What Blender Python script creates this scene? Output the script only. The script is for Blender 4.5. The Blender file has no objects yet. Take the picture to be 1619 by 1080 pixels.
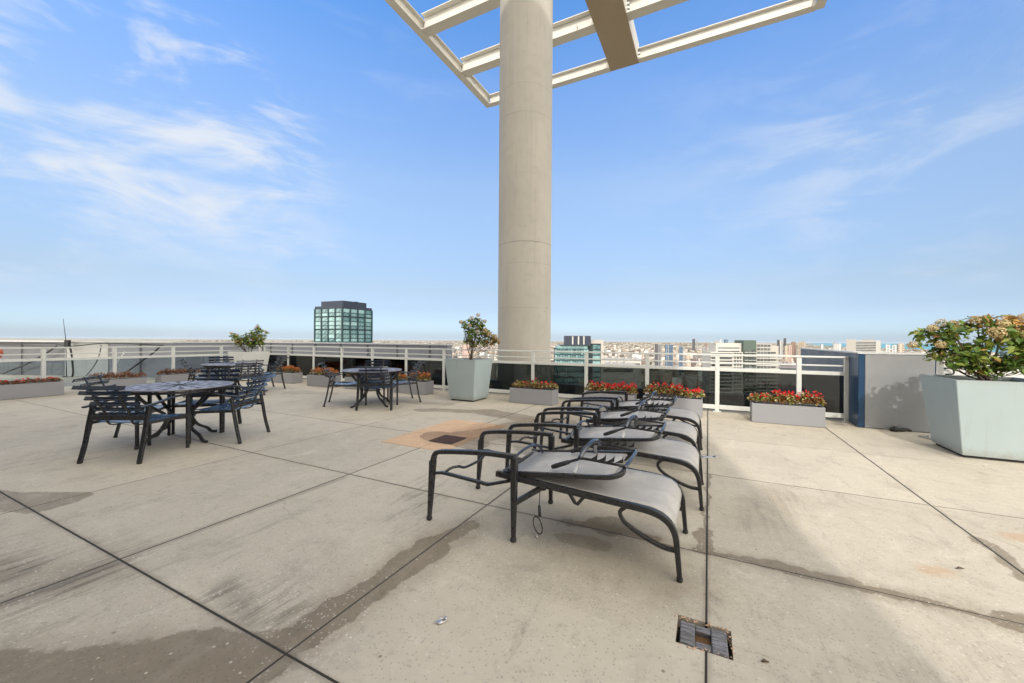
import bpy, bmesh, math, random
import numpy as np
from mathutils import Vector, Matrix
R = math.radians
random.seed(7); RNG = np.random.default_rng(7)
scene = bpy.context.scene
COL = scene.collection

# ---------------------------------------------------------------- camera
cam_d = bpy.data.cameras.new('camera'); cam = bpy.data.objects.new('camera', cam_d); COL.objects.link(cam)
cam_d.sensor_width = 36; cam_d.lens = 622/1619*36
cam_d.clip_start = 0.05; cam_d.clip_end = 90000
cam_d.shift_y = -2.5/1619
cam.matrix_world = Matrix.Translation((0, 0, 1.3)) @ Matrix.Rotation(R(90), 4, 'X') @ Matrix.Rotation(0.0065, 4, 'Z')
scene.camera = cam

# ---------------------------------------------------------------- light
SUN_EL, SUN_AZ = 38.0, 194.0          # azimuth clockwise from +Y
to_sun = Vector((math.sin(R(SUN_AZ))*math.cos(R(SUN_EL)), math.cos(R(SUN_AZ))*math.cos(R(SUN_EL)), math.sin(R(SUN_EL))))
sun_d = bpy.data.lights.new('sun', 'SUN'); sun_d.energy = 2.0; sun_d.angle = R(0.9); sun_d.color = (1, .95, .86)
sun = bpy.data.objects.new('sun', sun_d); COL.objects.link(sun)
sun.rotation_euler = to_sun.to_track_quat('Z', 'Y').to_euler()
scene.view_settings.view_transform = 'Standard'; scene.view_settings.look = 'None'
scene.view_settings.exposure = 0.28; scene.view_settings.gamma = 1

world = bpy.data.worlds.new('World'); scene.world = world; world.use_nodes = True
def make_world():
    nt = world.node_tree; N = nt.nodes; L = nt.links; N.clear()
    out = N.new('ShaderNodeOutputWorld'); bg = N.new('ShaderNodeBackground'); bg.inputs['Strength'].default_value = 0.15
    sky = N.new('ShaderNodeTexSky'); sky.sky_type = 'NISHITA'; sky.sun_disc = False
    sky.sun_elevation = R(SUN_EL); sky.sun_rotation = R(SUN_AZ); sky.altitude = 200
    sky.air_density = 1.0; sky.dust_density = 0.6; sky.ozone_density = 1.6
    tc = N.new('ShaderNodeTexCoord')
    def math_(op, a, b=None, c=None, clamp=False):
        n = N.new('ShaderNodeMath'); n.operation = op; n.use_clamp = clamp
        for i, x in enumerate((a, b, c)):
            if x is None: continue
            if hasattr(x, 'links'): L.new(x, n.inputs[i])
            else: n.inputs[i].default_value = x
        return n.outputs[0]
    sep = N.new('ShaderNodeSeparateXYZ'); L.new(tc.outputs['Generated'], sep.inputs[0])
    x, y, z = sep.outputs
    cv = N.new('ShaderNodeCombineXYZ'); L.new(x, cv.inputs[0]); L.new(y, cv.inputs[1]); L.new(math_('MAXIMUM', z, 0.012), cv.inputs[2])
    nv = N.new('ShaderNodeVectorMath'); nv.operation = 'NORMALIZE'; L.new(cv.outputs[0], nv.inputs[0]); L.new(nv.outputs[0], sky.inputs[0])
    zz = math_('ADD', math_('MAXIMUM', z, 0.0), 0.07)
    comb = N.new('ShaderNodeCombineXYZ'); L.new(math_('DIVIDE', x, zz), comb.inputs[0]); L.new(math_('DIVIDE', y, zz), comb.inputs[1])
    mp = N.new('ShaderNodeMapping'); mp.inputs['Rotation'].default_value = (0, 0, R(28)); mp.inputs['Scale'].default_value = (0.75, 2.1, 1)
    n1 = N.new('ShaderNodeTexNoise'); n1.inputs['Scale'].default_value = 3.2; n1.inputs['Detail'].default_value = 9; n1.inputs['Roughness'].default_value = .55; n1.inputs['Distortion'].default_value = .5
    mp.inputs['Scale'].default_value = (1, 1, 2.0); mp.inputs['Rotation'].default_value = (0, R(18), 0); L.new(tc.outputs['Generated'], mp.inputs[0]); L.new(mp.outputs[0], n1.inputs['Vector'])
    total = None
    def blob(px, py, rad, amt):
        d = Vector(((px-809.5), 622, -(py-540))).normalized()
        vd = N.new('ShaderNodeVectorMath'); vd.operation = 'DISTANCE'
        L.new(tc.outputs['Generated'], vd.inputs[0]); vd.inputs[1].default_value = d
        t = math_('MULTIPLY', vd.outputs['Value'], 1/rad)
        g = math_('POWER', 2.718, math_('MULTIPLY', math_('MULTIPLY', t, t), -1.0))
        return math_('MULTIPLY', g, amt)
    for a in ((80, 75, .09, .9), (170, 85, .09, .8), (100, 150, .13, 1.0), (180, 190, .12, .7), (380, 155, .11, 1.0), (330, 250, .13, .9), (250, 225, .1, .6), (30, 262, .12, .8), (400, 275, .1, .6), (465, 130, .04, .5),
              (240, 90, .12, .3), (150, 180, .3, .15), (1330, 220, .18, .22), (1540, 285, .2, .26), (1450, 190, .14, .14), (1200, 330, .3, .12), (470, 400, .1, .35), (150, 490, .3, .15), (620, 90, .15, .2)):
        b = blob(*a); total = b if total is None else math_('ADD', total, b)
    mp2 = N.new('ShaderNodeMapping'); mp2.inputs['Rotation'].default_value = (0, R(-14), 0); mp2.inputs['Scale'].default_value = (1.6, 1.6, 6.5); L.new(tc.outputs['Generated'], mp2.inputs[0])
    n2 = N.new('ShaderNodeTexNoise'); n2.inputs['Scale'].default_value = 2.6; n2.inputs['Detail'].default_value = 8; n2.inputs['Roughness'].default_value = .6; n2.inputs['Distortion'].default_value = .8
    L.new(mp2.outputs[0], n2.inputs['Vector'])
    nn = math_('MULTIPLY_ADD', n2.outputs['Fac'], 0.4, math_('MULTIPLY', n1.outputs['Fac'], 0.6))
    def sm(v, a, b, c=0.0, d=1.0):
        n = N.new('ShaderNodeMapRange'); n.interpolation_type = 'SMOOTHSTEP'; L.new(v, n.inputs[0])
        for i_, x_ in enumerate((a, b, c, d)): n.inputs[i_+1].default_value = x_
        return n.outputs[0]
    m = math_('MULTIPLY', sm(nn, .45, .62), math_('MINIMUM', total, 1.0))
    m = math_('MULTIPLY', m, 1.0, clamp=True)
    # clear-sky colour corrected by elevation
    rp = N.new('ShaderNodeValToRGB'); L.new(z, rp.inputs[0]); cr = rp.color_ramp
    stops = [(0.0,(.39,.48,.74)),(.024,(.42,.52,.77)),(.073,(.46,.475,.60)),(.122,(.562,.536,.565)),(.36,(1.08,1.04,1.02)),(.53,(1.02,1.21,1.42)),(.65,(.76,1.24,1.62))]
    while len(cr.elements) < len(stops): cr.elements.new(.5)
    for e_, (p_, c_) in zip(cr.elements, stops): e_.position = p_; e_.color = tuple(q_/2 for q_ in c_)+(1,)
    mul = N.new('ShaderNodeVectorMath'); mul.operation = 'MULTIPLY'; L.new(sky.outputs[0], mul.inputs[0]); L.new(rp.outputs[0], mul.inputs[1])
    az_ = N.new('ShaderNodeVectorMath'); az_.operation = 'SCALE'; L.new(mul.outputs[0], az_.inputs[0]); L.new(sm(x, -.85, .05, 1.33, 1.0), az_.inputs['Scale']); mul = az_
    sc2 = N.new('ShaderNodeVectorMath'); sc2.operation = 'SCALE'; L.new(mul.outputs[0], sc2.inputs[0]); sc2.inputs['Scale'].default_value = 2.2
    mix = N.new('ShaderNodeMix'); mix.data_type = 'RGBA'; mix.inputs[7].default_value = (4.25, 4.6, 5.15, 1)
    L.new(m, mix.inputs[0]); L.new(sc2.outputs[0], mix.inputs[6])
    # unseen bright cloud overhead and behind the viewer, added to fill the shade
    n3 = N.new('ShaderNodeTexNoise'); n3.inputs['Scale'].default_value = 1.1; n3.inputs['Detail'].default_value = 5; L.new(comb.outputs[0], n3.inputs['Vector'])
    fill_mask = math_('MAXIMUM', sm(z, .70, .88), sm(y, .42, .12, 0.0, 1.0))
    fill_mask = math_('MULTIPLY', fill_mask, sm(n3.outputs['Fac'], .2, .5, .75, 1.0))
    mix2 = N.new('ShaderNodeMix'); mix2.data_type = 'RGBA'; 
    fill_col = N.new('ShaderNodeVectorMath'); fill_col.operation = 'SCALE'; fill_col.inputs[0].default_value = (9.6, 9.15, 8.35); L.new(sm(y, -.55, .35, 1.7, .72), fill_col.inputs['Scale']); L.new(fill_col.outputs[0], mix2.inputs[7])
    L.new(fill_mask, mix2.inputs[0]); L.new(mix.outputs[2], mix2.inputs[6]); mix = mix2
    L.new(mix.outputs[2], bg.inputs['Color']); L.new(bg.outputs[0], out.inputs[0])
make_world()

# ---------------------------------------------------------------- helpers
TH = R(26.5); CS, SN = math.cos(TH), math.sin(TH)
def W(u, v, z=0): return Vector((CS*u+SN*v, -SN*u+CS*v, z))   # terrace frame -> world
def tag(o, label=None, cat=None, group=None, kind=None):
    if label: o['label'] = label
    if cat: o['category'] = cat
    if group: o['group'] = group
    if kind: o['kind'] = kind
    return o
def empty(name, loc, rz=0, **k):
    o = bpy.data.objects.new(name, None); COL.objects.link(o); o.location = loc; o.rotation_euler = (0, 0, rz)
    o.empty_display_size = .1
    return tag(o, **k)
def copy_tree(o, parent=None):
    c = o.copy(); COL.objects.link(c); c.parent = parent
    for ch in list(o.children): copy_tree(ch, c)
    return c

class MB:
    def __init__(s): s.bm = bmesh.new()
    def box(s, lo, hi, bevel=0, M=None, mat=0):
        x0, y0, z0 = lo; x1, y1, z1 = hi
        vs = [s.bm.verts.new(p) for p in ((x0,y0,z0),(x1,y0,z0),(x1,y1,z0),(x0,y1,z0),(x0,y0,z1),(x1,y0,z1),(x1,y1,z1),(x0,y1,z1))]
        fs = [s.bm.faces.new([vs[i] for i in f]) for f in ((3,2,1,0),(4,5,6,7),(0,1,5,4),(1,2,6,5),(2,3,7,6),(3,0,4,7))]
        for f in fs: f.material_index = mat
        if M is not None:
            for v in vs: v.co = M @ v.co
        if bevel:
            es = list({e for f in fs for e in f.edges})
            bmesh.ops.bevel(s.bm, geom=es, offset=bevel, segments=1, affect='EDGES', profile=.5, material=-1)
        return s
    def bar(s, a, b, w, h, up=(0,0,1), bevel=0, mat=0):
        a = Vector(a); b = Vector(b); d = b-a; L = d.length; d.normalize()
        up = Vector(up); x = d.cross(up)
        if x.length < 1e-4: x = d.cross(Vector((0,1,0)))
        x.normalize(); y = x.cross(d)
        M = Matrix(((d.x,x.x,y.x,a.x),(d.y,x.y,y.y,a.y),(d.z,x.z,y.z,a.z),(0,0,0,1)))
        return s.box((0,-w/2,-h/2),(L,w/2,h/2),bevel,M,mat)
    def sweep(s, pts, w, h=None, n=8, up=(0,0,1), rect=False, mat=0, cap=True):
        """pts list; w/h full sizes, scalar or list"""
        P = [Vector(p) for p in pts]; k = len(P)
        wl = w if isinstance(w,(list,tuple)) else [w]*k
        if h is None: hl = wl
        else: hl = h if isinstance(h,(list,tuple)) else [h]*k
        rings = []; upv = Vector(up)
        for i in range(k):
            t = (P[min(i+1,k-1)]-P[max(i-1,0)]).normalized()
            x = t.cross(upv)
            if x.length < .05: x = t.cross(Vector((0,1,.01)))
            x.normalize(); y = x.cross(t)
            if i and rings and x.dot(px_) < 0: x = -x; y = -y
            px_ = x.copy()
            if rect:
                c = .22
                sh = [(-1,-1+c),(-1+c,-1),(1-c,-1),(1,-1+c),(1,1-c),(1-c,1),(-1+c,1),(-1,1-c)]
            else:
                sh = [(math.cos(2*math.pi*j/n), math.sin(2*math.pi*j/n)) for j in range(n)]
            rings.append([s.bm.verts.new(P[i]+x*(a*wl[i]/2)+y*(b*hl[i]/2)) for a, b in sh])
        m = len(rings[0])
        for i in range(k-1):
            for j in range(m):
                f = s.bm.faces.new((rings[i][j],rings[i][(j+1)%m],rings[i+1][(j+1)%m],rings[i+1][j])); f.material_index = mat
                f.smooth = not rect
        if cap:
            f = s.bm.faces.new(rings[0][::-1]); f.material_index = mat
            f = s.bm.faces.new(rings[-1]); f.material_index = mat
        return s
    def lathe(s, prof, n=24, c=(0,0,0), mat=0, smooth=True, closed=False):
        rings = []
        for r, z in prof:
            rings.append([s.bm.verts.new((c[0]+r*math.cos(2*math.pi*j/n), c[1]+r*math.sin(2*math.pi*j/n), c[2]+z)) for j in range(n)])
        for i in range(len(prof)-1):
            for j in range(n):
                f = s.bm.faces.new((rings[i][j],rings[i][(j+1)%n],rings[i+1][(j+1)%n],rings[i+1][j])); f.smooth = smooth; f.material_index = mat
        if prof[0][0] > 1e-5: s.bm.faces.new(rings[0][::-1]).material_index = mat
        if prof[-1][0] > 1e-5: s.bm.faces.new(rings[-1]).material_index = mat
        return s
    def face(s, pts, mat=0):
        f = s.bm.faces.new([s.bm.verts.new(p) for p in pts]); f.material_index = mat; return s
    def grid(s, P, mat=0, smooth=True):
        V = [[s.bm.verts.new(p) for p in row] for row in P]
        for i in range(len(V)-1):
            for j in range(len(V[0])-1):
                f = s.bm.faces.new((V[i][j],V[i+1][j],V[i+1][j+1],V[i][j+1])); f.smooth = smooth; f.material_index = mat
        return s
    def build(s, name, mats, parent=None, normals=True):
        if normals: bmesh.ops.recalc_face_normals(s.bm, faces=s.bm.faces)
        me = bpy.data.meshes.new(name); s.bm.to_mesh(me); s.bm.free()
        for m in (mats if isinstance(mats,(list,tuple)) else [mats]): me.materials.append(m)
        o = bpy.data.objects.new(name, me); COL.objects.link(o)
        if parent: o.parent = parent
        return o
def spline(P, n=6):
    P = [Vector(p) for p in P]; Q = [2*P[0]-P[1]]+P+[2*P[-1]-P[-2]]; out = []
    for i in range(1, len(Q)-2):
        for k in range(n):
            t = k/n; a,b,c,d = Q[i-1:i+3]
            out.append(.5*((2*b)+(c-a)*t+(2*a-5*b+4*c-d)*t*t+(3*b-a-3*c+d)*t**3))
    out.append(P[-1]); return out
def np_mesh(name, verts, faces, mats, matidx=None, parent=None, nper=4):
    me = bpy.data.meshes.new(name); verts = np.asarray(verts, np.float32).reshape(-1,3); faces = np.asarray(faces, np.int32).reshape(-1,nper)
    me.vertices.add(len(verts)); me.vertices.foreach_set('co', verts.ravel())
    me.loops.add(faces.size); me.loops.foreach_set('vertex_index', faces.ravel())
    me.polygons.add(len(faces)); me.polygons.foreach_set('loop_start', np.arange(0, faces.size, nper, dtype=np.int32))
    me.polygons.foreach_set('loop_total', np.full(len(faces), nper, np.int32))
    if matidx is not None: me.polygons.foreach_set('material_index', np.asarray(matidx, np.int32))
    me.update(calc_edges=True); me.validate()
    for m in (mats if isinstance(mats,(list,tuple)) else [mats]): me.materials.append(m)
    o = bpy.data.objects.new(name, me); COL.objects.link(o)
    if parent: o.parent = parent
    return o

# ---------------------------------------------------------------- materials
class NT:
    def __init__(s, name):
        s.m = bpy.data.materials.new(name); s.m.use_nodes = True; s.nt = s.m.node_tree; s.N = s.nt.nodes; s.L = s.nt.links
        s.b = s.N['Principled BSDF']; s.out = s.N['Material Output']
    def set(s, inp, x):
        if hasattr(x, 'links') and not isinstance(x, (tuple, list)): s.L.new(x, inp)
        else: inp.default_value = x
    def n(s, typ, **k):
        n = s.N.new('ShaderNode'+typ)
        for a, v in k.items(): setattr(n, a, v)
        return n
    def math(s, op, a, b=None, c=None, clamp=False):
        n = s.n('Math', operation=op, use_clamp=clamp)
        for i, x in enumerate((a,b,c)):
            if x is not None: s.set(n.inputs[i], x)
        return n.outputs[0]
    def coord(s, kind='Object'): return s.n('TexCoord').outputs[kind]
    def mapping(s, v, scale=(1,1,1), loc=(0,0,0), rot=(0,0,0)):
        n = s.n('Mapping'); s.L.new(v, n.inputs[0]); n.inputs['Scale'].default_value = scale; n.inputs['Location'].default_value = loc; n.inputs['Rotation'].default_value = rot
        return n.outputs[0]
    def noise(s, v, scale, detail=4, rough=.5, dist=0, out='Fac'):
        n = s.n('TexNoise'); s.L.new(v, n.inputs['Vector']); n.inputs['Scale'].default_value = scale; n.inputs['Detail'].default_value = detail
        n.inputs['Roughness'].default_value = rough; n.inputs['Distortion'].default_value = dist
        return n.outputs[out]
    def ramp(s, f, stops):
        n = s.n('ValToRGB'); s.L.new(f, n.inputs[0]); cr = n.color_ramp
        while len(cr.elements) < len(stops): cr.elements.new(.5)
        for e, (p, c) in zip(cr.elements, stops):
            e.position = p; e.color = (*c, 1) if isinstance(c, (tuple, list)) else (c, c, c, 1)
        return n.outputs[0]
    def mix(s, f, a, b, typ='MIX'):
        n = s.n('Mix', data_type='RGBA', blend_type=typ)
        s.set(n.inputs[0], f)
        for i, x in ((6,a),(7,b)): s.set(n.inputs[i], (*x, 1) if isinstance(x,(tuple,list)) and len(x) == 3 else x)
        return n.outputs[2]
    def maprange(s, v, a, b, c=0, d=1):
        n = s.n('MapRange', interpolation_type='SMOOTHSTEP'); s.set(n.inputs[0], v)
        for i, x in enumerate((a,b,c,d)): n.inputs[i+1].default_value = x
        return n.outputs[0]
    def bump(s, h, strength=.3, dist=.01):
        n = s.n('Bump'); s.L.new(h, n.inputs['Height']); n.inputs['Strength'].default_value = strength; n.inputs['Distance'].default_value = dist
        s.L.new(n.outputs[0], s.b.inputs['Normal'])
    def color(s, c): s.set(s.b.inputs['Base Color'], (*c,1) if isinstance(c,(tuple,list)) and len(c)==3 else c)
    def rough(s, r): s.set(s.b.inputs['Roughness'], r)
def painted(name, c, rough=.45, var=.12, scale=6, metal=0, bump=.05, spec=.5, dirt=None):
    t = NT(name); co = t.coord()
    f = t.noise(co, scale, 5, .6); f2 = t.noise(co, scale*9, 3, .6)
    a = tuple(x*(1-var) for x in c); b = tuple(min(1, x*(1+var)) for x in c)
    col = t.mix(f, a, b)
    col = t.mix(t.math('MULTIPLY', t.maprange(f2, .5, .8), .35), col, dirt or tuple(x*.7 for x in c))
    t.color(col); t.rough(t.maprange(f, .3, .7, rough*.85, rough*1.15)); t.b.inputs['Metallic'].default_value = metal
    t.b.inputs['Specular IOR Level'].default_value = spec
    if bump: t.bump(f2, bump, .004)
    return t.m
M = {}
M['metal'] = painted('charcoal_metal', (.02,.02,.022), .3, .2, 20, 0, .12)
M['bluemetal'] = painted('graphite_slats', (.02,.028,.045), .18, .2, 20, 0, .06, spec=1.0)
M['seatslat'] = painted('sky_tinted_seat_slats', (.06,.125,.25), .22, .2, 20, 0, .06, spec=1.0)  # blue of the reflected sky put into the base colour
M['white_rail'] = painted('white_rail_paint', (.66,.67,.635), .4, .06, 3, 0, .03, dirt=(.4,.38,.33))
def planter_mat():
    t = NT('pale_planter'); co = t.coord(); sp = t.n('SeparateXYZ'); t.L.new(co, sp.inputs[0])
    f = t.noise(co, 1.6, 5, .6); st = t.noise(t.mapping(co, (9,9,.8)), 2.5, 5, .65); g = t.noise(co, 14, 5, .7)
    col = t.mix(f, (.33,.395,.405), (.385,.45,.46))
    col = t.mix(t.math('MULTIPLY', t.maprange(st, .55, .75), .4), col, (.28,.31,.3))
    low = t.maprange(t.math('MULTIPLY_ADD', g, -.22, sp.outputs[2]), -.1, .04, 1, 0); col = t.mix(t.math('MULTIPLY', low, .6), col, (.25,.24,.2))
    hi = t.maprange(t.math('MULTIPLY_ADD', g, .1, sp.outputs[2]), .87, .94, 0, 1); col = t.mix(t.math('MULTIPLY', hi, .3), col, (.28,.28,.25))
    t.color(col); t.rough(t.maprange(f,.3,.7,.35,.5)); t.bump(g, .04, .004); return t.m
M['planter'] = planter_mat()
M['planter_old'] = painted('pale_planter', (.40,.455,.45), .42, .035, 1.6, 0, .02, dirt=(.34,.39,.38))
M['boxgrey'] = painted('grey_flower_box', (.28,.28,.295), .6, .05, 3, 0, .05, dirt=(.3,.28,.28))
M['soil'] = painted('soil', (.035,.025,.018), .95, .4, 30, 0, .9)
M['steel'] = painted('cream_steel', (.62,.595,.54), .5, .05, 2, 0, .03)
M['rubber'] = painted('rubber', (.02,.02,.02), .7, .2, 30)
M['coping'] = painted('coping', (.55,.55,.55), .5, .12, 3, 0, .2)
M['bluewall'] = painted('blue_panel', (.007,.045,.11), .35, .15, 2, 0, .05)
M['steelpanel'] = painted('grey_steel_panel', (.31,.315,.325), .38, .06, 2.2, .25, .04)
M['whitewall'] = painted('white_wall', (.6,.6,.58), .6, .06, 2)
M['bark'] = painted('bark', (.09,.055,.035), .85, .3, 25, 0, .5)
M['galv'] = painted('galvanised', (.5,.5,.5), .35, .15, 40, .8, .1)
M['cable'] = painted('black_cable', (.03,.03,.03), .6, .2, 10)
M['orange'] = painted('orange_plastic', (.6,.14,.06), .5, .1, 10)

def leafmat(name, stops, trans=.25):
    t = NT(name); g = t.n('NewGeometry')
    t.color(t.ramp(g.outputs['Random Per Island'], stops)); t.rough(.5)
    t.b.inputs['Specular IOR Level'].default_value = .35
    tr = t.n('BsdfTranslucent'); t.L.new(t.b.inputs['Base Color'].links[0].from_socket, tr.inputs[0])
    mx = t.n('MixShader'); mx.inputs[0].default_value = trans
    t.L.new(t.b.outputs[0], mx.inputs[1]); t.L.new(tr.outputs[0], mx.inputs[2]); t.L.new(mx.outputs[0], t.out.inputs[0])
    return t.m
M['leaf'] = leafmat('green_leaves', [(0,(.05,.1,.02)),(.35,(.11,.19,.03)),(.7,(.2,.27,.045)),(1,(.33,.34,.08))])
M['leaf_autumn'] = leafmat('autumn_leaves', [(0,(.17,.08,.025)),(.3,(.36,.19,.05)),(.6,(.5,.29,.09)),(.85,(.4,.2,.08)),(1,(.2,.2,.05))])
M['petal'] = leafmat('dried_petals', [(0,(.47,.3,.15)),(.4,(.62,.46,.25)),(.75,(.7,.6,.36)),(1,(.5,.38,.17))])
M['petal_pale'] = leafmat('pale_petals', [(0,(.5,.45,.36)),(.5,(.62,.58,.47)),(1,(.72,.69,.58))])
M['bronze'] = leafmat('bronze_begonia_leaves', [(0,(.05,.02,.01)),(.25,(.2,.07,.025)),(.45,(.34,.13,.03)),(.6,(.12,.15,.03)),(.78,(.3,.3,.07)),(.92,(.5,.42,.2)),(1,(.6,.55,.42))])
M['redfl'] = leafmat('red_flowers', [(0,(.5,.01,.015)),(.5,(.75,.02,.02)),(.8,(.7,.05,.03)),(1,(.7,.1,.12))])
M['rustfl'] = leafmat('rust_flowers', [(0,(.35,.07,.02)),(.4,(.5,.14,.03)),(.8,(.6,.26,.08)),(1,(.3,.18,.05))])
M['brownleaf'] = leafmat('brown_leaves', [(0,(.1,.04,.025)),(.5,(.22,.09,.045)),(1,(.35,.18,.09))])

def fabric():
    t = NT('mesh_sling'); co = t.coord(); cr_ = t.noise(co, 11, 6, .7)
    w = t.n('TexWave', wave_type='BANDS', bands_direction='X'); t.L.new(co, w.inputs[0]); w.inputs['Scale'].default_value = 90
    w2 = t.n('TexWave', wave_type='BANDS', bands_direction='Y'); t.L.new(co, w2.inputs[0]); w2.inputs['Scale'].default_value = 90
    f = t.noise(co, 4, 4, .6)
    t.color(t.mix(t.maprange(f,.35,.7), (.37,.355,.335), t.mix(t.maprange(cr_, .5, .68), (.46,.44,.415), (.33,.31,.285)))); t.rough(.62)
    t.bump(t.math('ADD', w.outputs[1], w2.outputs[1]), .25, .001)
    return t.m
M['sling'] = fabric()

def table_mat():
    t = NT('cast_table_top'); co = t.coord()
    sp = t.n('SeparateXYZ'); t.L.new(co, sp.inputs[0])
    ang = t.math('ARCTAN2', sp.outputs[0], sp.outputs[1]); fl = t.n('VectorMath', operation='MULTIPLY'); t.L.new(co, fl.inputs[0]); fl.inputs[1].default_value = (1,1,0); r = t.n('VectorMath', operation='LENGTH'); t.L.new(fl.outputs[0], r.inputs[0])
    rays = t.math('SINE', t.math('MULTIPLY', ang, 20)); star = t.math('SINE', t.math('MULTIPLY', ang, 8))
    rr = t.math('SINE', t.math('MULTIPLY', r.outputs['Value'], 42))
    holes = t.math('MULTIPLY', t.maprange(rays, .25, .7), t.maprange(rr, -.7, -.2))
    inner = t.maprange(r.outputs['Value'], .12, .24, 1, 0)
    st = t.math('MULTIPLY', t.maprange(star, .0, .5), inner)
    f = t.math('MAXIMUM', t.math('MULTIPLY', holes, .85), st)
    base = t.mix(t.noise(co, 9, 4), (.17,.17,.215), (.3,.3,.35))
    t.color(t.mix(f, base, (.01,.01,.012))); t.rough(t.math('MULTIPLY_ADD', f, .4, .42)); t.L.new(t.math('MULTIPLY_ADD', f, -.5, .5), t.b.inputs['Specular IOR Level'])
    t.bump(t.math('SUBTRACT', 1.0, f), .5, .004)
    return t.m
M['tabletop'] = table_mat()

def concrete(name, c, scale=1.0, joints=None, rough=.8, spots=.5):
    t = NT(name); co = t.coord('Object')
    a = t.noise(co, .9*scale, 6, .6); b = t.noise(co, 7*scale, 6, .65); d = t.noise(t.mapping(co, (3,3,.5)), 3*scale, 5, .6)
    col = t.mix(a, tuple(x*.88 for x in c), tuple(x*1.1 for x in c))
    col = t.mix(t.math('MULTIPLY', t.maprange(b, .45, .75), .3*spots*2), col, tuple(x*.72 for x in c))
    col = t.mix(t.math('MULTIPLY', t.maprange(d, .5, .75), .2), col, tuple(x*.7 for x in c))
    if joints:
        sp = t.n('SeparateXYZ'); t.L.new(co, sp.inputs[0])
        for z, w, k in joints:
            dz = t.math('ABSOLUTE', t.math('ADD', sp.outputs[2], t.math('MULTIPLY_ADD', t.noise(co, 2.2, 6, .75), .07, -z-.035)))
            col = t.mix(t.math('MULTIPLY', t.maprange(dz, w*.4, w, 1, 0), k), col, tuple(x*.35 for x in c))
    if joints:
        st = t.noise(t.mapping(co, (5,5,.16)), 2.2, 7, .7); col = t.mix(t.math('MULTIPLY', t.maprange(st, .5, .72), .38), col, tuple(x*.66 for x in c))
        pa = t.noise(t.mapping(co, (.7,.7,.35)), 1.6, 3, .5); col = t.mix(t.math('MULTIPLY', t.maprange(pa, .45, .6), .22), col, tuple(min(1,x*1.25) for x in c))
        bh = t.n('TexVoronoi'); t.L.new(co, bh.inputs['Vector']); bh.inputs['Scale'].default_value = 6; bs = t.n('SeparateColor'); t.L.new(bh.outputs['Color'], bs.inputs[0])
        col = t.mix(t.math('MULTIPLY', t.math('MULTIPLY', t.maprange(bh.outputs['Distance'], .12, .07), t.math('GREATER_THAN', bs.outputs[0], .88)), .6), col, tuple(x*.4 for x in c))
    t.color(col); t.rough(rough); t.bump(b, .2, .01)
    return t.m
M['column'] = concrete('column_concrete', (.365,.338,.288), .7, [(3.72,.016,.6),(3.2,.012,.2),(2.1,.02,.12),(6.9,.013,.28),(7.6,.012,.2),(5.4,.012,.1)])
M['wallgrey'] = concrete('grey_wall_panel', (.27,.28,.31), .6, None, .5)
M['walldark'] = concrete('dark_wall_panel', (.14,.145,.155), 1.2, None, .6)
M['girder'] = painted('girder_shade_paint', (.36,.285,.20), .6, .06, 1.2, 0, .03)  # brown that paints the shade on the girder's underside
M['orangeslab'] = concrete('terracotta_slab', (.56,.36,.24), 1.5, None, .75)
M['roofing'] = concrete('roof_gravel', (.2,.19,.18), .3)

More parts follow.
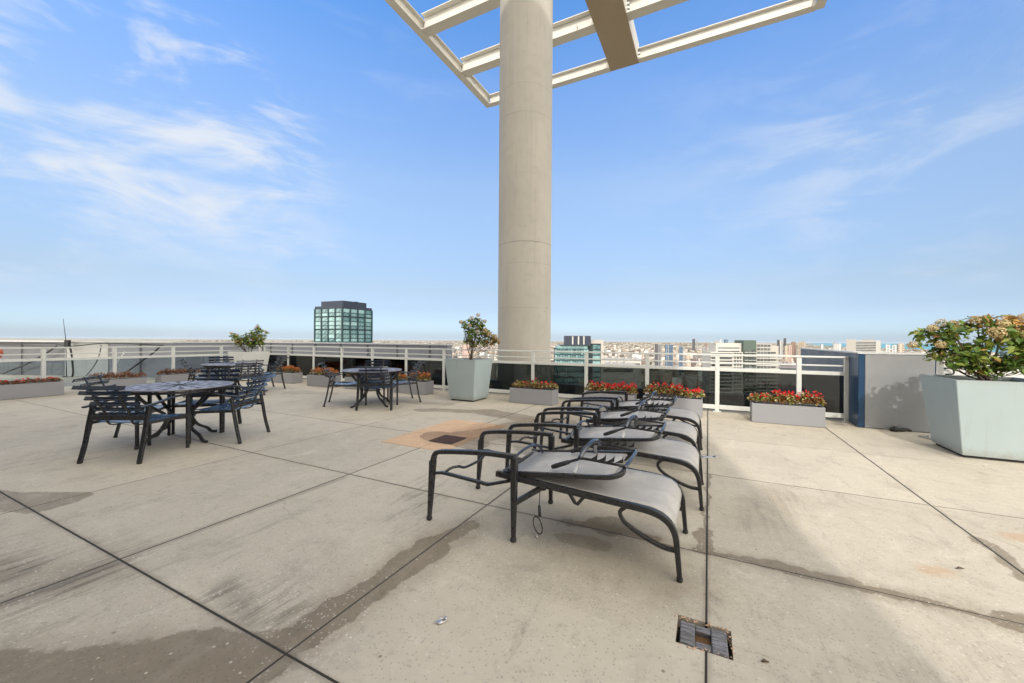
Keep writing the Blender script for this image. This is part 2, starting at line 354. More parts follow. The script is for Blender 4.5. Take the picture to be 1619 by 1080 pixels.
def floor_mat(name='terrace_concrete', tint=(1,1,1)):
    t = NT(name); co = t.coord('Object')
    wn = t.n('TexNoise'); t.L.new(co, wn.inputs['Vector']); wn.inputs['Scale'].default_value = 3.2; wn.inputs['Detail'].default_value = 5; wn.inputs['Roughness'].default_value = .62
    vm = t.n('VectorMath', operation='MULTIPLY_ADD'); t.L.new(wn.outputs['Color'], vm.inputs[0]); vm.inputs[1].default_value = (.26,.26,0); t.L.new(co, vm.inputs[2])
    va = t.n('VectorMath', operation='SUBTRACT'); t.L.new(vm.outputs[0], va.inputs[0]); va.inputs[1].default_value = (.13,.13,0)
    warped = va.outputs[0]
    vm2 = t.n('VectorMath', operation='MULTIPLY_ADD'); t.L.new(wn.outputs['Color'], vm2.inputs[0]); vm2.inputs[1].default_value = (.07,.07,0); t.L.new(co, vm2.inputs[2])
    va2 = t.n('VectorMath', operation='SUBTRACT'); t.L.new(vm2.outputs[0], va2.inputs[0]); va2.inputs[1].default_value = (.035,.035,0)
    fine = va2.outputs[0]
    def seg(p, q, w, amt=1.0, soft=.35, src=None):
        src = src or warped
        p = Vector((*p, 0)); q = Vector((*q, 0)); d = q-p; L2 = max(d.length_squared, 1e-6)
        s = t.n('VectorMath', operation='SUBTRACT'); t.L.new(src, s.inputs[0]); s.inputs[1].default_value = p
        dt = t.n('VectorMath', operation='DOT_PRODUCT'); t.L.new(s.outputs[0], dt.inputs[0]); dt.inputs[1].default_value = d/L2
        h = t.math('ADD', dt.outputs['Value'], 0.0, clamp=True)
        sc = t.n('VectorMath', operation='SCALE'); sc.inputs[0].default_value = d; t.L.new(h, sc.inputs['Scale'])
        df = t.n('VectorMath', operation='SUBTRACT'); t.L.new(s.outputs[0], df.inputs[0]); t.L.new(sc.outputs[0], df.inputs[1])
        fl = t.n('VectorMath', operation='MULTIPLY'); t.L.new(df.outputs[0], fl.inputs[0]); fl.inputs[1].default_value = (1,1,0)
        ln = t.n('VectorMath', operation='LENGTH'); t.L.new(fl.outputs[0], ln.inputs[0])
        return t.math('MULTIPLY', t.maprange(ln.outputs['Value'], w*(1-soft), w, 1, 0), amt)
    wet = None
    for a in (((-1.60,1.06),(-1.52,2.0),.115,.9,.12), ((-1.56,1.9),(-1.5,2.32),.07,.9,.15), ((-1.62,1.0),(-1.95,.8),.17,.8,.12), ((-1.75,.75),(-2.6,.2),.28,.85,.1), ((-1.62,.6),(-1.58,.95),.1,.7,.3),
              ((-4.62,1.16),(-5.6,.75),.2,.75,.1), ((-4.3,2.68),(-4.66,1.6),.02,.2,.9),
              ((-.9,2.7),(-.3,2.72),.05,.8,.25), ((-.62,2.76),(-.62,2.76),.16,.75,.15), ((-.85,2.5),(-.6,2.48),.08,.5,.3), ((-.03,2.7),(.0,3.0),.07,.8,.2),
              ((-.1,2.7),(1.5,2.7),.035,.9,.3), ((.2,2.72),(.7,2.73),.05,.8,.3), ((1.25,2.74),(1.6,2.7),.05,.8,.3), ((1.6,3.7),(1.62,3.0),.06,.75,.3), ((1.66,3.2),(2.1,2.7),.14,.8,.15),
              ((-.02,3.0),(.02,4.3),.015,.8,.6),
              ((-2.95,4.3),(-2.45,5.1),.36,.75,.12), ((-2.5,5.0),(-2.2,5.8),.48,.75,.1), ((-2.3,5.8),(-3.6,6.15),.26,.7,.1), ((-3.6,6.15),(-4.7,5.75),.18,.65,.12), ((-3.3,4.3),(-2.6,4.15),.22,.75,.12), ((-1.7,4.5),(-2.2,5.5),.5,.5,.12), ((-2.3,7.3),(-2.1,6.0),.4,.5,.15),
              ((-4.7,6.5),(-6.3,6.2),.22,.35,.3), ((-8.0,6.4),(-9.0,6.2),.3,.3,.3)):
        m = seg(*a); wet = m if wet is None else t.math('MAXIMUM', wet, m)
    # thin damp seams beside some joints
    halo = None
    for a in (((-1.60,1.06),(-1.5,2.3),.26,.4,.7), ((-1.75,.75),(-2.6,.2),.45,.4,.5), ((-.9,2.7),(1.6,2.7),.14,.35,.8), ((-2.7,4.6),(-2.3,5.6),.75,.35,.5), ((-3.0,.9),(-4.2,.3),.3,.35,.8), ((-.8,2.45),(-.2,2.3),.4,.3,.8), ((.3,3.3),(.5,4.0),.3,.25,.9)):
        m = seg(*a); halo = m if halo is None else t.math('MAXIMUM', halo, m)
    dirt = None
    for a in (((-3.05,1.0),(-3.08,.2),.12,.55,.9,fine), ((-3.08,1.1),(-3.05,2.6),.06,.45,.9,fine), ((-2.3,1.2),(-1.9,1.1),.12,.4,.9), ((-3.4,.75),(-3.4,.3),.14,.4,.9),((-.9,2.0),(-.2,2.2),.35,.15,.9),
              ((-9,2.69),(9,2.69),.03,.35,.9,fine), ((-9,1.04),(9,1.04),.03,.4,.9,fine), ((-12,4.31),(9,4.31),.025,.3,.9,fine), ((-1.55,-2),(-1.55,9),.025,.35,.9,fine), ((0,-2),(0,9),.028,.4,.9,fine), ((1.6,-2),(1.6,9),.025,.35,.9,fine), ((-3.08,-2),(-3.08,9),.025,.3,.9,fine)):
        m = seg(*a); dirt = m if dirt is None else t.math('MAXIMUM', dirt, m)
    rust = t.math('MAXIMUM', seg((1.13,3.08),(1.2,3.12),.11,.5,.9), seg((1.84,3.88),(2.1,3.9),.13,.5,.9))
    g = t.n('NewGeometry')
    base = t.mix(g.outputs['Random Per Island'], (.455,.405,.322), (.52,.467,.376))
    big = t.noise(co, .55, 5, .6); mid = t.noise(co, 3.1, 8, .68, .4); stre = t.noise(t.mapping(co, (9, 1.3, 1), rot=(0,0,R(8))), 1.0, 6, .7)
    base = t.mix(t.math('MULTIPLY', t.maprange(big, .4, .7), .55), base, (.375,.335,.275))
    base = t.mix(t.math('MULTIPLY', t.maprange(mid, .5, .72), .5), base, (.31,.275,.225))
    base = t.mix(t.math('MULTIPLY', t.maprange(mid, .47, .3), .4), base, (.54,.49,.40))
    base = t.mix(t.math('MULTIPLY', t.maprange(stre, .58, .72), .35), base, (.25,.225,.19))
    # aggregate
    v1 = t.n('TexVoronoi', feature='F1'); t.L.new(co, v1.inputs['Vector']); v1.inputs['Scale'].default_value = 75
    v2 = t.n('TexVoronoi', feature='F1'); t.L.new(co, v2.inputs['Vector']); v2.inputs['Scale'].default_value = 34
    sepc = t.n('SeparateColor'); t.L.new(v1.outputs['Color'], sepc.inputs[0]); sepc2 = t.n('SeparateColor'); t.L.new(v2.outputs['Color'], sepc2.inputs[0])
    near = t.maprange(t.noise(co, 1.3, 4, .6), .38, .62)
    p1 = t.math('MULTIPLY', t.maprange(v1.outputs['Distance'], .42, .3), t.math('GREATER_THAN', sepc.outputs[0], .8))
    p2 = t.math('MULTIPLY', t.maprange(v2.outputs['Distance'], .24, .14), t.math('GREATER_THAN', sepc2.outputs[0], .9))
    p3 = t.math('MULTIPLY', t.maprange(v1.outputs['Distance'], .45, .3), t.math('LESS_THAN', sepc.outputs[0], .2))
    base = t.mix(t.math('MULTIPLY', p3, .35), base, (.17,.15,.125))
    # hairline cracks, pits and blotches
    ve = t.n('TexVoronoi', feature='DISTANCE_TO_EDGE'); t.L.new(t.mapping(warped, (.55,.8,1), (.3,.2,0)), ve.inputs['Vector']); ve.inputs['Scale'].default_value = 1.0
    crack = t.math('MULTIPLY', t.maprange(ve.outputs['Distance'], .0045, .0015), t.maprange(t.noise(co, .8, 3), .54, .6))
    blot = t.noise(t.mapping(co, (1.6,.7,1), rot=(0,0,R(-20))), 2.3, 9, .78, .6)
    base = t.mix(t.math('MULTIPLY', t.maprange(blot, .56, .72), .6), base, (.2,.172,.135))
    base = t.mix(t.math('MULTIPLY', t.maprange(blot, .44, .3), .5), base, (.64,.59,.5))
    pit = t.noise(co, 28, 5, .75); base = t.mix(t.math('MULTIPLY', t.maprange(pit, .6, .7), .45), base, (.17,.15,.12))
    base = t.mix(t.math('MULTIPLY', crack, .22), base, (.08,.07,.06))
    sn_ = t.noise(t.mapping(co, (22,1.6,1), rot=(0,0,R(4))), 1.0, 7, .75, .3)
    sm_ = None
    for a in (((-3.0,1.05),(-3.3,.2),.42,1,.95), ((-3.3,.8),(-4.2,.4),.4,1,.95), ((-2.2,1.15),(-1.75,1.2),.2,.8,.95), ((-1.9,2.2),(-2.3,2.9),.3,.7,.95), ((.3,3.2),(.6,4.1),.3,.3,.95), ((.3,1.6),(1.2,2.3),.4,.25,.95)):
        m = seg(*a); sm_ = m if sm_ is None else t.math('MAXIMUM', sm_, m)
    base = t.mix(t.math('MULTIPLY', t.math('MULTIPLY', t.maprange(sn_, .47, .62), sm_), .75), base, (.1,.085,.065))
    grit = t.noise(co, 9, 8, .8); base = t.mix(t.math('MULTIPLY', t.maprange(grit, .53, .7), .4), base, (.22,.19,.15)); base = t.mix(t.math('MULTIPLY', t.maprange(grit, .47, .35), .3), base, (.62,.575,.49))
    base = t.mix(1.0, base, tint, 'MULTIPLY')
    wetcol = t.mix(1.0, base, (.42,.375,.31), 'MULTIPLY')
    base = t.mix(halo, base, wetcol); wetv = t.math('MULTIPLY', wet, t.maprange(t.noise(co, 5, 6, .7), .25, .55, .65, 1)); base = t.mix(wetv, base, wetcol)
    base = t.mix(dirt, base, (.16,.135,.11))
    base = t.mix(rust, base, (.42,.25,.13))
    base = t.mix(t.math('MULTIPLY', t.math('MULTIPLY', p1, near), .5), base, (.6,.57,.5))
    base = t.mix(t.math('MULTIPLY', p2, .55), base, (.66,.63,.57))
    # small dark crumbs
    v3 = t.n('TexVoronoi'); t.L.new(co, v3.inputs['Vector']); v3.inputs['Scale'].default_value = 9; s3 = t.n('SeparateColor'); t.L.new(v3.outputs['Color'], s3.inputs[0])
    cr = t.math('MULTIPLY', t.maprange(v3.outputs['Distance'], .09, .04), t.math('GREATER_THAN', s3.outputs[1], .8))
    base = t.mix(t.math('MULTIPLY', cr, .7), base, (.12,.09,.07))
    t.color(base)
    t.rough(t.math('MULTIPLY_ADD', wet, -.12, .74)); t.b.inputs['Specular IOR Level'].default_value = .4
    h = t.math('ADD', t.math('MULTIPLY', t.noise(co, 60, 6, .7), .5), t.math('MULTIPLY', mid, 1.2)); h = t.math('ADD', h, t.math('MULTIPLY', p2, .25))
    t.bump(h, .35, .006)
    return t.m
M['floor'] = floor_mat()
M['orangefloor'] = floor_mat('terracotta_concrete', (1.22,.92,.72))
M['gap'] = painted('joint_filler', (.03,.026,.022), .9, .3, 20)

def glass(name, tint, refl=1.0, rough=0.02, ior=1.5):
    t = NT(name); tr = t.n('BsdfTransparent'); tr.inputs[0].default_value = (*tint, 1)
    gl = t.n('BsdfGlossy'); gl.inputs['Roughness'].default_value = rough; gl.inputs[0].default_value = (refl,refl,refl,1)
    fr = t.n('Fresnel'); fr.inputs[0].default_value = ior; mx = t.n('MixShader')
    t.L.new(fr.outputs[0], mx.inputs[0]); t.L.new(tr.outputs[0], mx.inputs[1]); t.L.new(gl.outputs[0], mx.inputs[2]); t.L.new(mx.outputs[0], t.out.inputs[0])
    return t.m
M['darkglass'] = glass('tinted_rail_glass', (.27,.3,.3))
M['clearglass'] = glass('clear_rail_glass', (.72,.78,.82))
def facade_glass(name, c0, c1, rough=.12, scale=.2):
    t = NT(name); oi = t.n('ObjectInfo'); g = t.n('NewGeometry'); r = t.math('FRACT', t.math('ADD', oi.outputs['Random'], g.outputs['Random Per Island']))
    co = t.coord('Object'); nz = t.noise(co, scale, 3, .6)
    r = t.math('POWER', r, 1.5)
    f = t.math('ADD', t.math('MULTIPLY', r, .8), t.math('MULTIPLY', t.maprange(nz,.35,.65), .5), clamp=True)
    t.color(t.mix(f, c0, c1)); t.rough(rough); t.b.inputs['Specular IOR Level'].default_value = .9
    return t.m
M['tealglass'] = facade_glass('teal_glass', (.02,.085,.10), (.25,.41,.41), .07, .5)
M['darkteal'] = painted('dark_teal_frame', (.012,.035,.04), .5, .2, .2, 0, 0)
M['navy'] = painted('navy_cladding', (.02,.028,.05), .5, .15, .3, 0, 0)
M['blackglass'] = facade_glass('dark_facade_glass', (.02,.024,.028), (.06,.07,.08), .05)
M['bwhite'] = painted('white_building', (.46,.445,.41), .7, .08, .1, 0, 0)
M['bconc'] = painted('pale_concrete_building', (.4,.375,.34), .8, .1, .1, 0, 0)
M['bgreen'] = painted('green_cladding', (.075,.105,.085), .6, .1, .1, 0, 0)
M['bgrey'] = painted('grey_roof', (.3,.29,.28), .8, .2, .05, 0, 0)
M['bpurple'] = painted('mauve_roof', (.2,.18,.2), .8, .1, .05, 0, 0)
M['winband'] = facade_glass('window_band', (.02,.024,.028), (.11,.12,.12), .2)
def tower_mat(name, wall, win, sx, sz, fill=.6):
    t = NT(name); co = t.coord('Object'); sp = t.n('SeparateXYZ'); t.L.new(co, sp.inputs[0])
    h = t.math('ADD', sp.outputs[0], sp.outputs[1])
    a = t.math('GREATER_THAN', t.math('FRACT', t.math('MULTIPLY', h, 1/sx)), 1-fill)
    b = t.math('GREATER_THAN', t.math('FRACT', t.math('MULTIPLY', sp.outputs[2], 1/sz)), .5)
    g = t.n('NewGeometry'); sn = t.n('SeparateXYZ'); t.L.new(g.outputs['Normal'], sn.inputs[0])
    side = t.math('LESS_THAN', t.math('ABSOLUTE', sn.outputs[2]), .5)
    f = t.math('MULTIPLY', t.math('MULTIPLY', a, b), side)
    t.color(t.mix(f, wall, win)); t.rough(.6); return t.m
TM = {k: tower_mat('tower_'+k, *a) for k, a in dict(
    tan=((.5,.42,.33),(.16,.13,.11),9,5), brown=((.33,.22,.17),(.12,.09,.08),8,5), grey=((.36,.35,.35),(.1,.1,.11),9,5),
    dark=((.1,.1,.11),(.03,.035,.045),7,5), white=((.66,.64,.6),(.25,.25,.26),9,5), blue=((.14,.2,.27),(.05,.08,.13),8,5,.7), pink=((.55,.4,.34),(.25,.18,.16),8,5)).items()}

def city_mat(name, stops, rough=.85):
    t = NT(name); g = t.n('NewGeometry'); sn = t.n('SeparateXYZ'); t.L.new(g.outputs['Normal'], sn.inputs[0])
    col = t.ramp(g.outputs['Random Per Island'], stops)
    co = t.coord('Object'); nz = t.n('TexVoronoi'); t.L.new(co, nz.inputs['Vector']); nz.inputs['Scale'].default_value = .16
    sc = t.n('SeparateColor'); t.L.new(nz.outputs['Color'], sc.inputs[0])
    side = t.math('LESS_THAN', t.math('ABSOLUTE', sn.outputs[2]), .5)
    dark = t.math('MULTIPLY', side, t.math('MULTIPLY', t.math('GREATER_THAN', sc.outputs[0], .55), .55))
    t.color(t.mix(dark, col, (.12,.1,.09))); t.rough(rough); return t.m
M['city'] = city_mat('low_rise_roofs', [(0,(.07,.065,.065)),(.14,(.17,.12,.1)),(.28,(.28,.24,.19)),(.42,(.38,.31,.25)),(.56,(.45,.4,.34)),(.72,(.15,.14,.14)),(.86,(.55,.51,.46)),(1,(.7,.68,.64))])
M['trees'] = city_mat('far_tree_tops', [(0,(.03,.045,.015)),(.5,(.06,.08,.025)),(.8,(.12,.1,.03)),(1,(.17,.1,.04))])
def ground_mat():
    t = NT('city_ground'); co = t.coord('Object')
    a = t.noise(co, .0012, 8, .7); b = t.noise(co, .02, 4, .7); v = t.n('TexVoronoi'); t.L.new(co, v.inputs['Vector']); v.inputs['Scale'].default_value = .022
    s = t.n('SeparateColor'); t.L.new(v.outputs['Color'], s.inputs[0])
    col = t.ramp(s.outputs[0], [(0,(.06,.07,.03)),(.3,(.13,.12,.08)),(.5,(.3,.25,.2)),(.75,(.42,.37,.31)),(1,(.6,.56,.5))])
    col = t.mix(t.maprange(a,.5,.7), col, (.07,.085,.045)); col = t.mix(t.math('MULTIPLY', t.maprange(b,.5,.7), .5), col, (.12,.11,.1))
    t.color(col); t.rough(.9); return t.m
M['ground'] = ground_mat()
def lake_mat():
    t = NT('lake_water'); co = t.coord('Object'); t.color(t.mix(t.noise(co, .0006, 4), (.05,.2,.24), (.07,.26,.29))); t.rough(.35); return t.m
M['lake'] = lake_mat()
def wood_mat():
    t = NT('weathered_wood'); co = t.coord('Object')
    g = t.noise(t.mapping(co, (1, 14, 3)), 12, 6, .7, .6); g2 = t.noise(co, 25, 4, .6)
    t.color(t.mix(t.maprange(g, .42, .6), (.1,.09,.085), t.mix(g2, (.19,.2,.23), (.33,.33,.36)))); t.rough(.8); t.bump(g, .9, .01); return t.m
M['wood'] = wood_mat()

# ---------------------------------------------------------------- ground, city setting
GZ = -130.0
def disc(name, mat, r0, r1, z):
    mb = MB(); n = 128
    mb.face([(r1*math.cos(2*math.pi*i/n), r1*math.sin(2*math.pi*i/n), z) for i in range(n)])
    return mb.build(name, mat)
tag(disc('ground', M['ground'], 0, 58000, GZ), kind='structure')
lk = [(1272,56000),(1276,30000),(1282,18500),(1302,13000),(1340,9900),(1400,8600),(1500,6500),(1619,4500),(1900,3500),(3000,3500),(5000,9000),(5000,30000)]
pts = [((px-809.5)/622*z, z, GZ+1.2) for px, z in lk]
pts = [p for p in pts if math.hypot(p[0], p[1]) < 60000]
sh = [(X, Y) for X, Y, _ in pts]
lake_poly = []
for X, Y, Z_ in pts:
    r = math.hypot(X, Y)
    if r > 57000: X *= 57000/r; Y *= 57000/r
    lake_poly.append((X, Y, Z_))
# fill the outer arc back to the first point
a0 = math.atan2(lake_poly[-1][1], lake_poly[-1][0]); a1 = math.atan2(lake_poly[0][1], lake_poly[0][0])
for i in range(1, 24):
    a = a0+(a1-a0)*i/24; lake_poly.append((57000*math.cos(a), 57000*math.sin(a), GZ+1.2))
mb = MB(); mb.face(lake_poly); o = mb.build('lake', M['lake']); tag(o, kind='structure')
if o.data.polygons[0].normal.z < 0: o.data.flip_normals()
def in_lake(X, Y):
    if Y <= 0: return True
    px = X/Y*622+809.5
    if px < 1272: return False
    zz = np.interp(px, [p for p, _ in lk[:10]], [z for _, z in lk[:10]])
    return Y > zz-200

def boxes_mesh(name, C, S, A, mat, **k):
    """C centres (n,3 with z=base), S sizes (n,3), A angle"""
    n = len(C); u = np.array([[-.5,-.5,0],[.5,-.5,0],[.5,.5,0],[-.5,.5,0],[-.5,-.5,1],[.5,-.5,1],[.5,.5,1],[-.5,.5,1]])
    V = u[None]*S[:,None,:]; c, s = np.cos(A)[:,None], np.sin(A)[:,None]
    V = np.stack([V[...,0]*c-V[...,1]*s, V[...,0]*s+V[...,1]*c, V[...,2]], -1)+C[:,None,:]
    F = np.array([[4,5,6,7],[0,1,5,4],[1,2,6,5],[2,3,7,6],[3,0,4,7]])
    Fs = (F[None]+8*np.arange(n)[:,None,None]).reshape(-1,4)
    o = np_mesh(name, V.reshape(-1,3), Fs, mat); tag(o, **k); return o
NOGO = []
def city():
    C=[]; S=[]; A=[]; TC=[]
    ang = -TH
    def ring(r0, r1, n, sz, hh, grid):
        cnt = 0
        while cnt < n:
            r = math.sqrt(random.uniform(r0*r0, r1*r1)); th = R(random.uniform(-40, 57))
            X, Y = r*math.sin(th), r*math.cos(th); cnt += 1
            u, v = CS*X-SN*Y, SN*X+CS*Y
            if grid: u = round(u/grid)*grid+random.uniform(-.36,.36)*grid*.8; v = round(v/(grid*2))*grid*2+random.uniform(-.40,.40)*grid*2
            p = W(u, v); X, Y = p.x, p.y
            if in_lake(X, Y): continue
            if any(abs(X-a) < w and abs(Y-b) < w for a, b, w in NOGO): continue
            if random.random() < .42:
                TC.append((X, Y, random.uniform(*sz)*.40, random.uniform(7, 13))); continue
            w, d = random.uniform(*sz), random.uniform(*sz); h = random.uniform(*hh)
            if r0 < 4000 and random.random() < .09: h *= random.uniform(1.8, 3.6)
            if random.random() < .05: w *= 2.5; d *= 2
            C.append((X, Y, GZ)); S.append((w, d, h)); A.append(ang+random.choice((0,0,0,.0,R(90))))
    ring(420, 1500, 7000, (9, 26), (7, 20), 40)
    ring(1500, 4500, 17000, (14, 34), (8, 18), 60)
    ring(4500, 11000, 16000, (25, 70), (6, 13), 110)
    ring(11000, 26000, 9000, (50, 170), (5, 10), 0)
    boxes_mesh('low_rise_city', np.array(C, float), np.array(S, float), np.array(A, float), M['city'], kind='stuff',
               label='carpet of low houses and flat roofs stretching to the horizon', cat='city')
    # tree tops: squashed octahedra
    TC = np.array(TC); n = len(TC)
    o = np.array([[1,0,.5],[.3,1,.5],[-.9,.4,.5],[-.5,-.9,.45],[.6,-.7,.5],[0,0,1.25],[0,0,0]])
    V = np.stack([o[None,:,0]*TC[:,2][:,None], o[None,:,1]*TC[:,2][:,None], o[None,:,2]*TC[:,3][:,None]], -1); V[:,:,0] += TC[:,0][:,None]; V[:,:,1] += TC[:,1][:,None]; V[:,:,2] += GZ
    F = np.array([[0,1,5],[1,2,5],[2,3,5],[3,4,5],[4,0,5],[1,0,6],[2,1,6],[3,2,6],[4,3,6],[0,4,6]])
    Fs = (F[None]+7*np.arange(n)[:,None,None]).reshape(-1,3)
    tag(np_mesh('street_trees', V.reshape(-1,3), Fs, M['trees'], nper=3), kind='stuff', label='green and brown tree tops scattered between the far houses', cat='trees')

def at(px, py, Z):   # a bearing and height in the photo, at distance Z, as a world point
    dx, dy = px-809.5, py-540
    return Vector(((dx+dy*.0065)*Z/622, Z, 1.3-(dy-dx*.0065+2.5)*Z/622))

# --- glass tower, corner-on
def glass_tower():
    Z = 250; p = at(541.3, 483, Z); root = empty('glass_tower', (p.x, p.y, GZ), R(45)+math.atan2(-p.x, p.y)-R(3.5),
        label='dark framed teal glass tower block standing alone on the left skyline', cat='tower')
    w = 25.2; top = p.z-GZ; bays = 4; bw = w/bays; fh = 2.75
    mb = MB(); mb.box((0.4,0.4,0),(w-.4,w-.4,top-.6)); mb.build('core', M['darkteal'], root)
    mb = MB(); mb.box((0,0,top-1.6),(w,w,top)); 
    mb.build('parapet', M['navy'], root)
    mb = MB(); mb.box((3.6,3.6,top),(w-1.5,w-1.5,top+3.6)); mb.box((15,4.5,top+3.6),(17,6,top+4.0)); mb.build('plant_room', M['navy'], root)
    for i in range(bays+1):
        mb = MB(); x = i*bw
        if i == 0: mb.box((-.35,-.35,0),(.6,.6,top-1.6))
        else: mb.box((x-.45,-.35,0),(x+.45,.35,top-1.6)); 
        mb.build('pier', M['darkteal'], root)
        if i:
            mb = MB(); mb.box((-.35,x-.45,0),(.35,x+.45,top-1.6)); mb.build('pier', M['darkteal'], root)
    rest = MB(); k = 0; nfl = int((top-1.6)/fh)
    wd = {}
    for fl in range(nfl):
        z1 = top-1.9-fl*fh; z0 = z1-fh+(.95 if fl in (1,4,7,10) else .45)
        for s in range(2):
            for b in range(bays):
                if fl < 11:
                    key = (s, z1-z0 < 2)
                    mb = MB(); a0_, a1_ = .55, bw-.55; dz = z1-z0
                    if s == 0: mb.box((a0_,0,-dz),(a1_,.3,0))
                    else: mb.box((0,a0_,-dz),(.3,a1_,0))
                    o = mb.build('window', M['tealglass'], root)
                    o.location = (b*bw, 0.02, z1) if s == 0 else (0.02, b*bw, z1); k += 1
                else:
                    if s == 0: rest.box((b*bw+.55,.02,z0),(b*bw+bw-.55,.3,z1))
                    else: rest.box((.02,b*bw+.55,z0),(.3,b*bw+bw-.55,z1))
    for fl in range(9):
        z1 = top-1.9-fl*fh
        mb = MB(); mb.box((.6,-.12,z1-fh+.1),(w-.1,.1,z1-fh+.42)); mb.box((-.12,.6,z1-fh+.1),(.1,w-.1,z1-fh+.42)); mb.build('floor_band', M['darkteal'], root)
    tag(rest.build('lower_windows', M['tealglass'], root), kind='stuff')
glass_tower()

def simple_tower(name, px0, px1, ytop, Z, mat, label, cat='tower', group=None, rot=0, extra=None, depth=None):
    a = at(px0, ytop, Z); b = at(px1, ytop, Z); w = (b.x-a.x); c = (a+b)/2; d = depth or w
    az = math.atan2(c.x, c.y)
    k = 1/(math.cos(rot)+math.sin(abs(rot))) if rot else 1
    root = empty(name, (c.x, c.y+d/2, GZ), -az+rot, label=label, cat=cat, group=group)
    f = math.cos(az)   # footprint measured across the line of sight
    w = w*f*k; d = d*f*k; top = c.z-GZ
    mb = MB(); mb.box((-w/2,-d/2,0),(w/2,d/2,top)); mb.build('shaft', mat, root)
    mb = MB(); mb.box((-w*.22,-d*.22,top),(w*.25,d*.2,top+max(1.2, top*.015))); mb.build('roof_house', M['bgrey'], root)
    NOGO.append((c.x, c.y+d/2, max(w,d)*.75+8))
    return root, w, d, top

# far skyline
G_ = 'towers far off on the skyline'
for a in (
  ('far_tower',1036.5,1041.5,544,1500,TM['dark'],'dark half of the twin slab left of the blue gridded block, low in the skyline'),
  ('far_tower',1041.8,1047,544.5,1510,TM['grey'],'pale grey half of the twin slab left of the blue gridded block'),
  ('far_tower',1052.5,1058,545,1400,TM['blue'],'left half of the blue gridded block above the railing'),
  ('far_tower',1059,1065.5,545,1405,TM['blue'],'right half of the blue gridded block above the railing'),
  ('far_tower',1075,1081,548,1450,TM['blue'],'small dark blue block right of the gridded pair'),
  ('far_tower',1095.5,1100,536,5200,TM['dark'],'tallest thin dark tower alone above the middle horizon'),
  ('far_tower',1101.5,1104,538.5,5200,TM['grey'],'thin grey tower just right of the tallest dark one'),
  ('far_tower',1112,1120,549,1500,TM['grey'],'squat grey block left of the big white balcony building'),
  ('far_tower',1116,1119.5,543,4200,TM['brown'],'small brown tower above the squat grey block'),
  ('far_tower',1125,1128,541,4300,TM['white'],'slim white tower at the left edge of the balcony building'),
  ('far_tower',1132,1136,539,4500,TM['tan'],'tan tower peeping over the balcony building, leftmost of three'),
  ('far_tower',1138,1141,537,4700,TM['white'],'thin white tower peeping over the balcony building, middle of three'),
  ('far_tower',1146.5,1153,536.8,4600,TM['blue'],'wide bluish tower peeping over the balcony building, rightmost of three'),
  ('far_tower',1230,1234.3,537.5,2300,TM['dark'],'dark slab at the left of the lakeside cluster'),
  ('far_tower',1234.6,1239.6,538.5,2320,TM['white'],'white slab between two dark ones in the lakeside cluster'),
  ('far_tower',1240.3,1244.6,535,2300,TM['dark'],'tallest dark tower of the lakeside cluster'),
  ('far_tower',1241.5,1248,547,2100,TM['tan'],'low tan block in front of the tallest dark tower'),
  ('far_tower',1248.5,1254,546,2150,TM['pink'],'low pinkish block in the middle of the lakeside cluster'),
  ('far_tower',1253.5,1261.5,540.5,2400,TM['brown'],'brown twin slab of the lakeside cluster'),
  ('far_tower',1263,1268,541,2350,TM['tan'],'tan slab right of the brown twin'),
  ('far_tower',1268.6,1275.5,540,2350,TM['tan'],'rightmost and widest tan slab of the lakeside cluster'),
  ('far_tower',1299,1303.5,544.5,3000,TM['white'],'single small white tower against the lake'),
  ('far_tower',1318.5,1322.5,541.3,2600,TM['grey'],'grey tower left of the pale block against the lake'),
  ('far_tower',1323,1335,543.5,2500,TM['white'],'wide pale block against the lake left of the striped office'),
  ('far_tower',1404,1411,545,1300,TM['white'],'white slab just right of the striped office block'),
  ('far_tower',1414,1421,546,1250,TM['white'],'white slab half hidden by the left tips of the planter shrub'),
  ('far_tower',1424,1436,543.5,1100,TM['tan'],'tan block behind the left side of the large shrub'),
  ('far_tower',730,741,546,1700,TM['pink'],'pinkish block seen behind the shrub stems beside the column'),
  ('far_tower',930.5,933,546,5000,TM['white'],'thin white chimney like tower left of the glass block'),
  ('far_tower',971,974.5,545.5,3500,TM['white'],'small white tower alone on the plain right of the glass block'),
  ):
    simple_tower(*a, group=G_, rot=R(random.choice((-18,-26,12,20))))
# striped office block with its pylon
root, w, d, top = simple_tower('striped_office', 1359, 1402, 538.5, 620, M['bwhite'], 'wide office block with dark horizontal window stripes above the steel cabinet', 'building', rot=R(-4), depth=18)
for i in range(7):
    mb = MB(); mb.box((-w/2+.8,-d/2-.12,top-2.0-i*2.6-1.5),(w/2-5,-d/2+.3,top-2.0-i*2.6)); mb.build('window_band', M['winband'], root)
mb = MB(); mb.box((-w/2-11,-d/2-1,0),(-w/2-.05,d/2+1,top+1.8)); mb.build('stair_tower', M['bconc'], root)

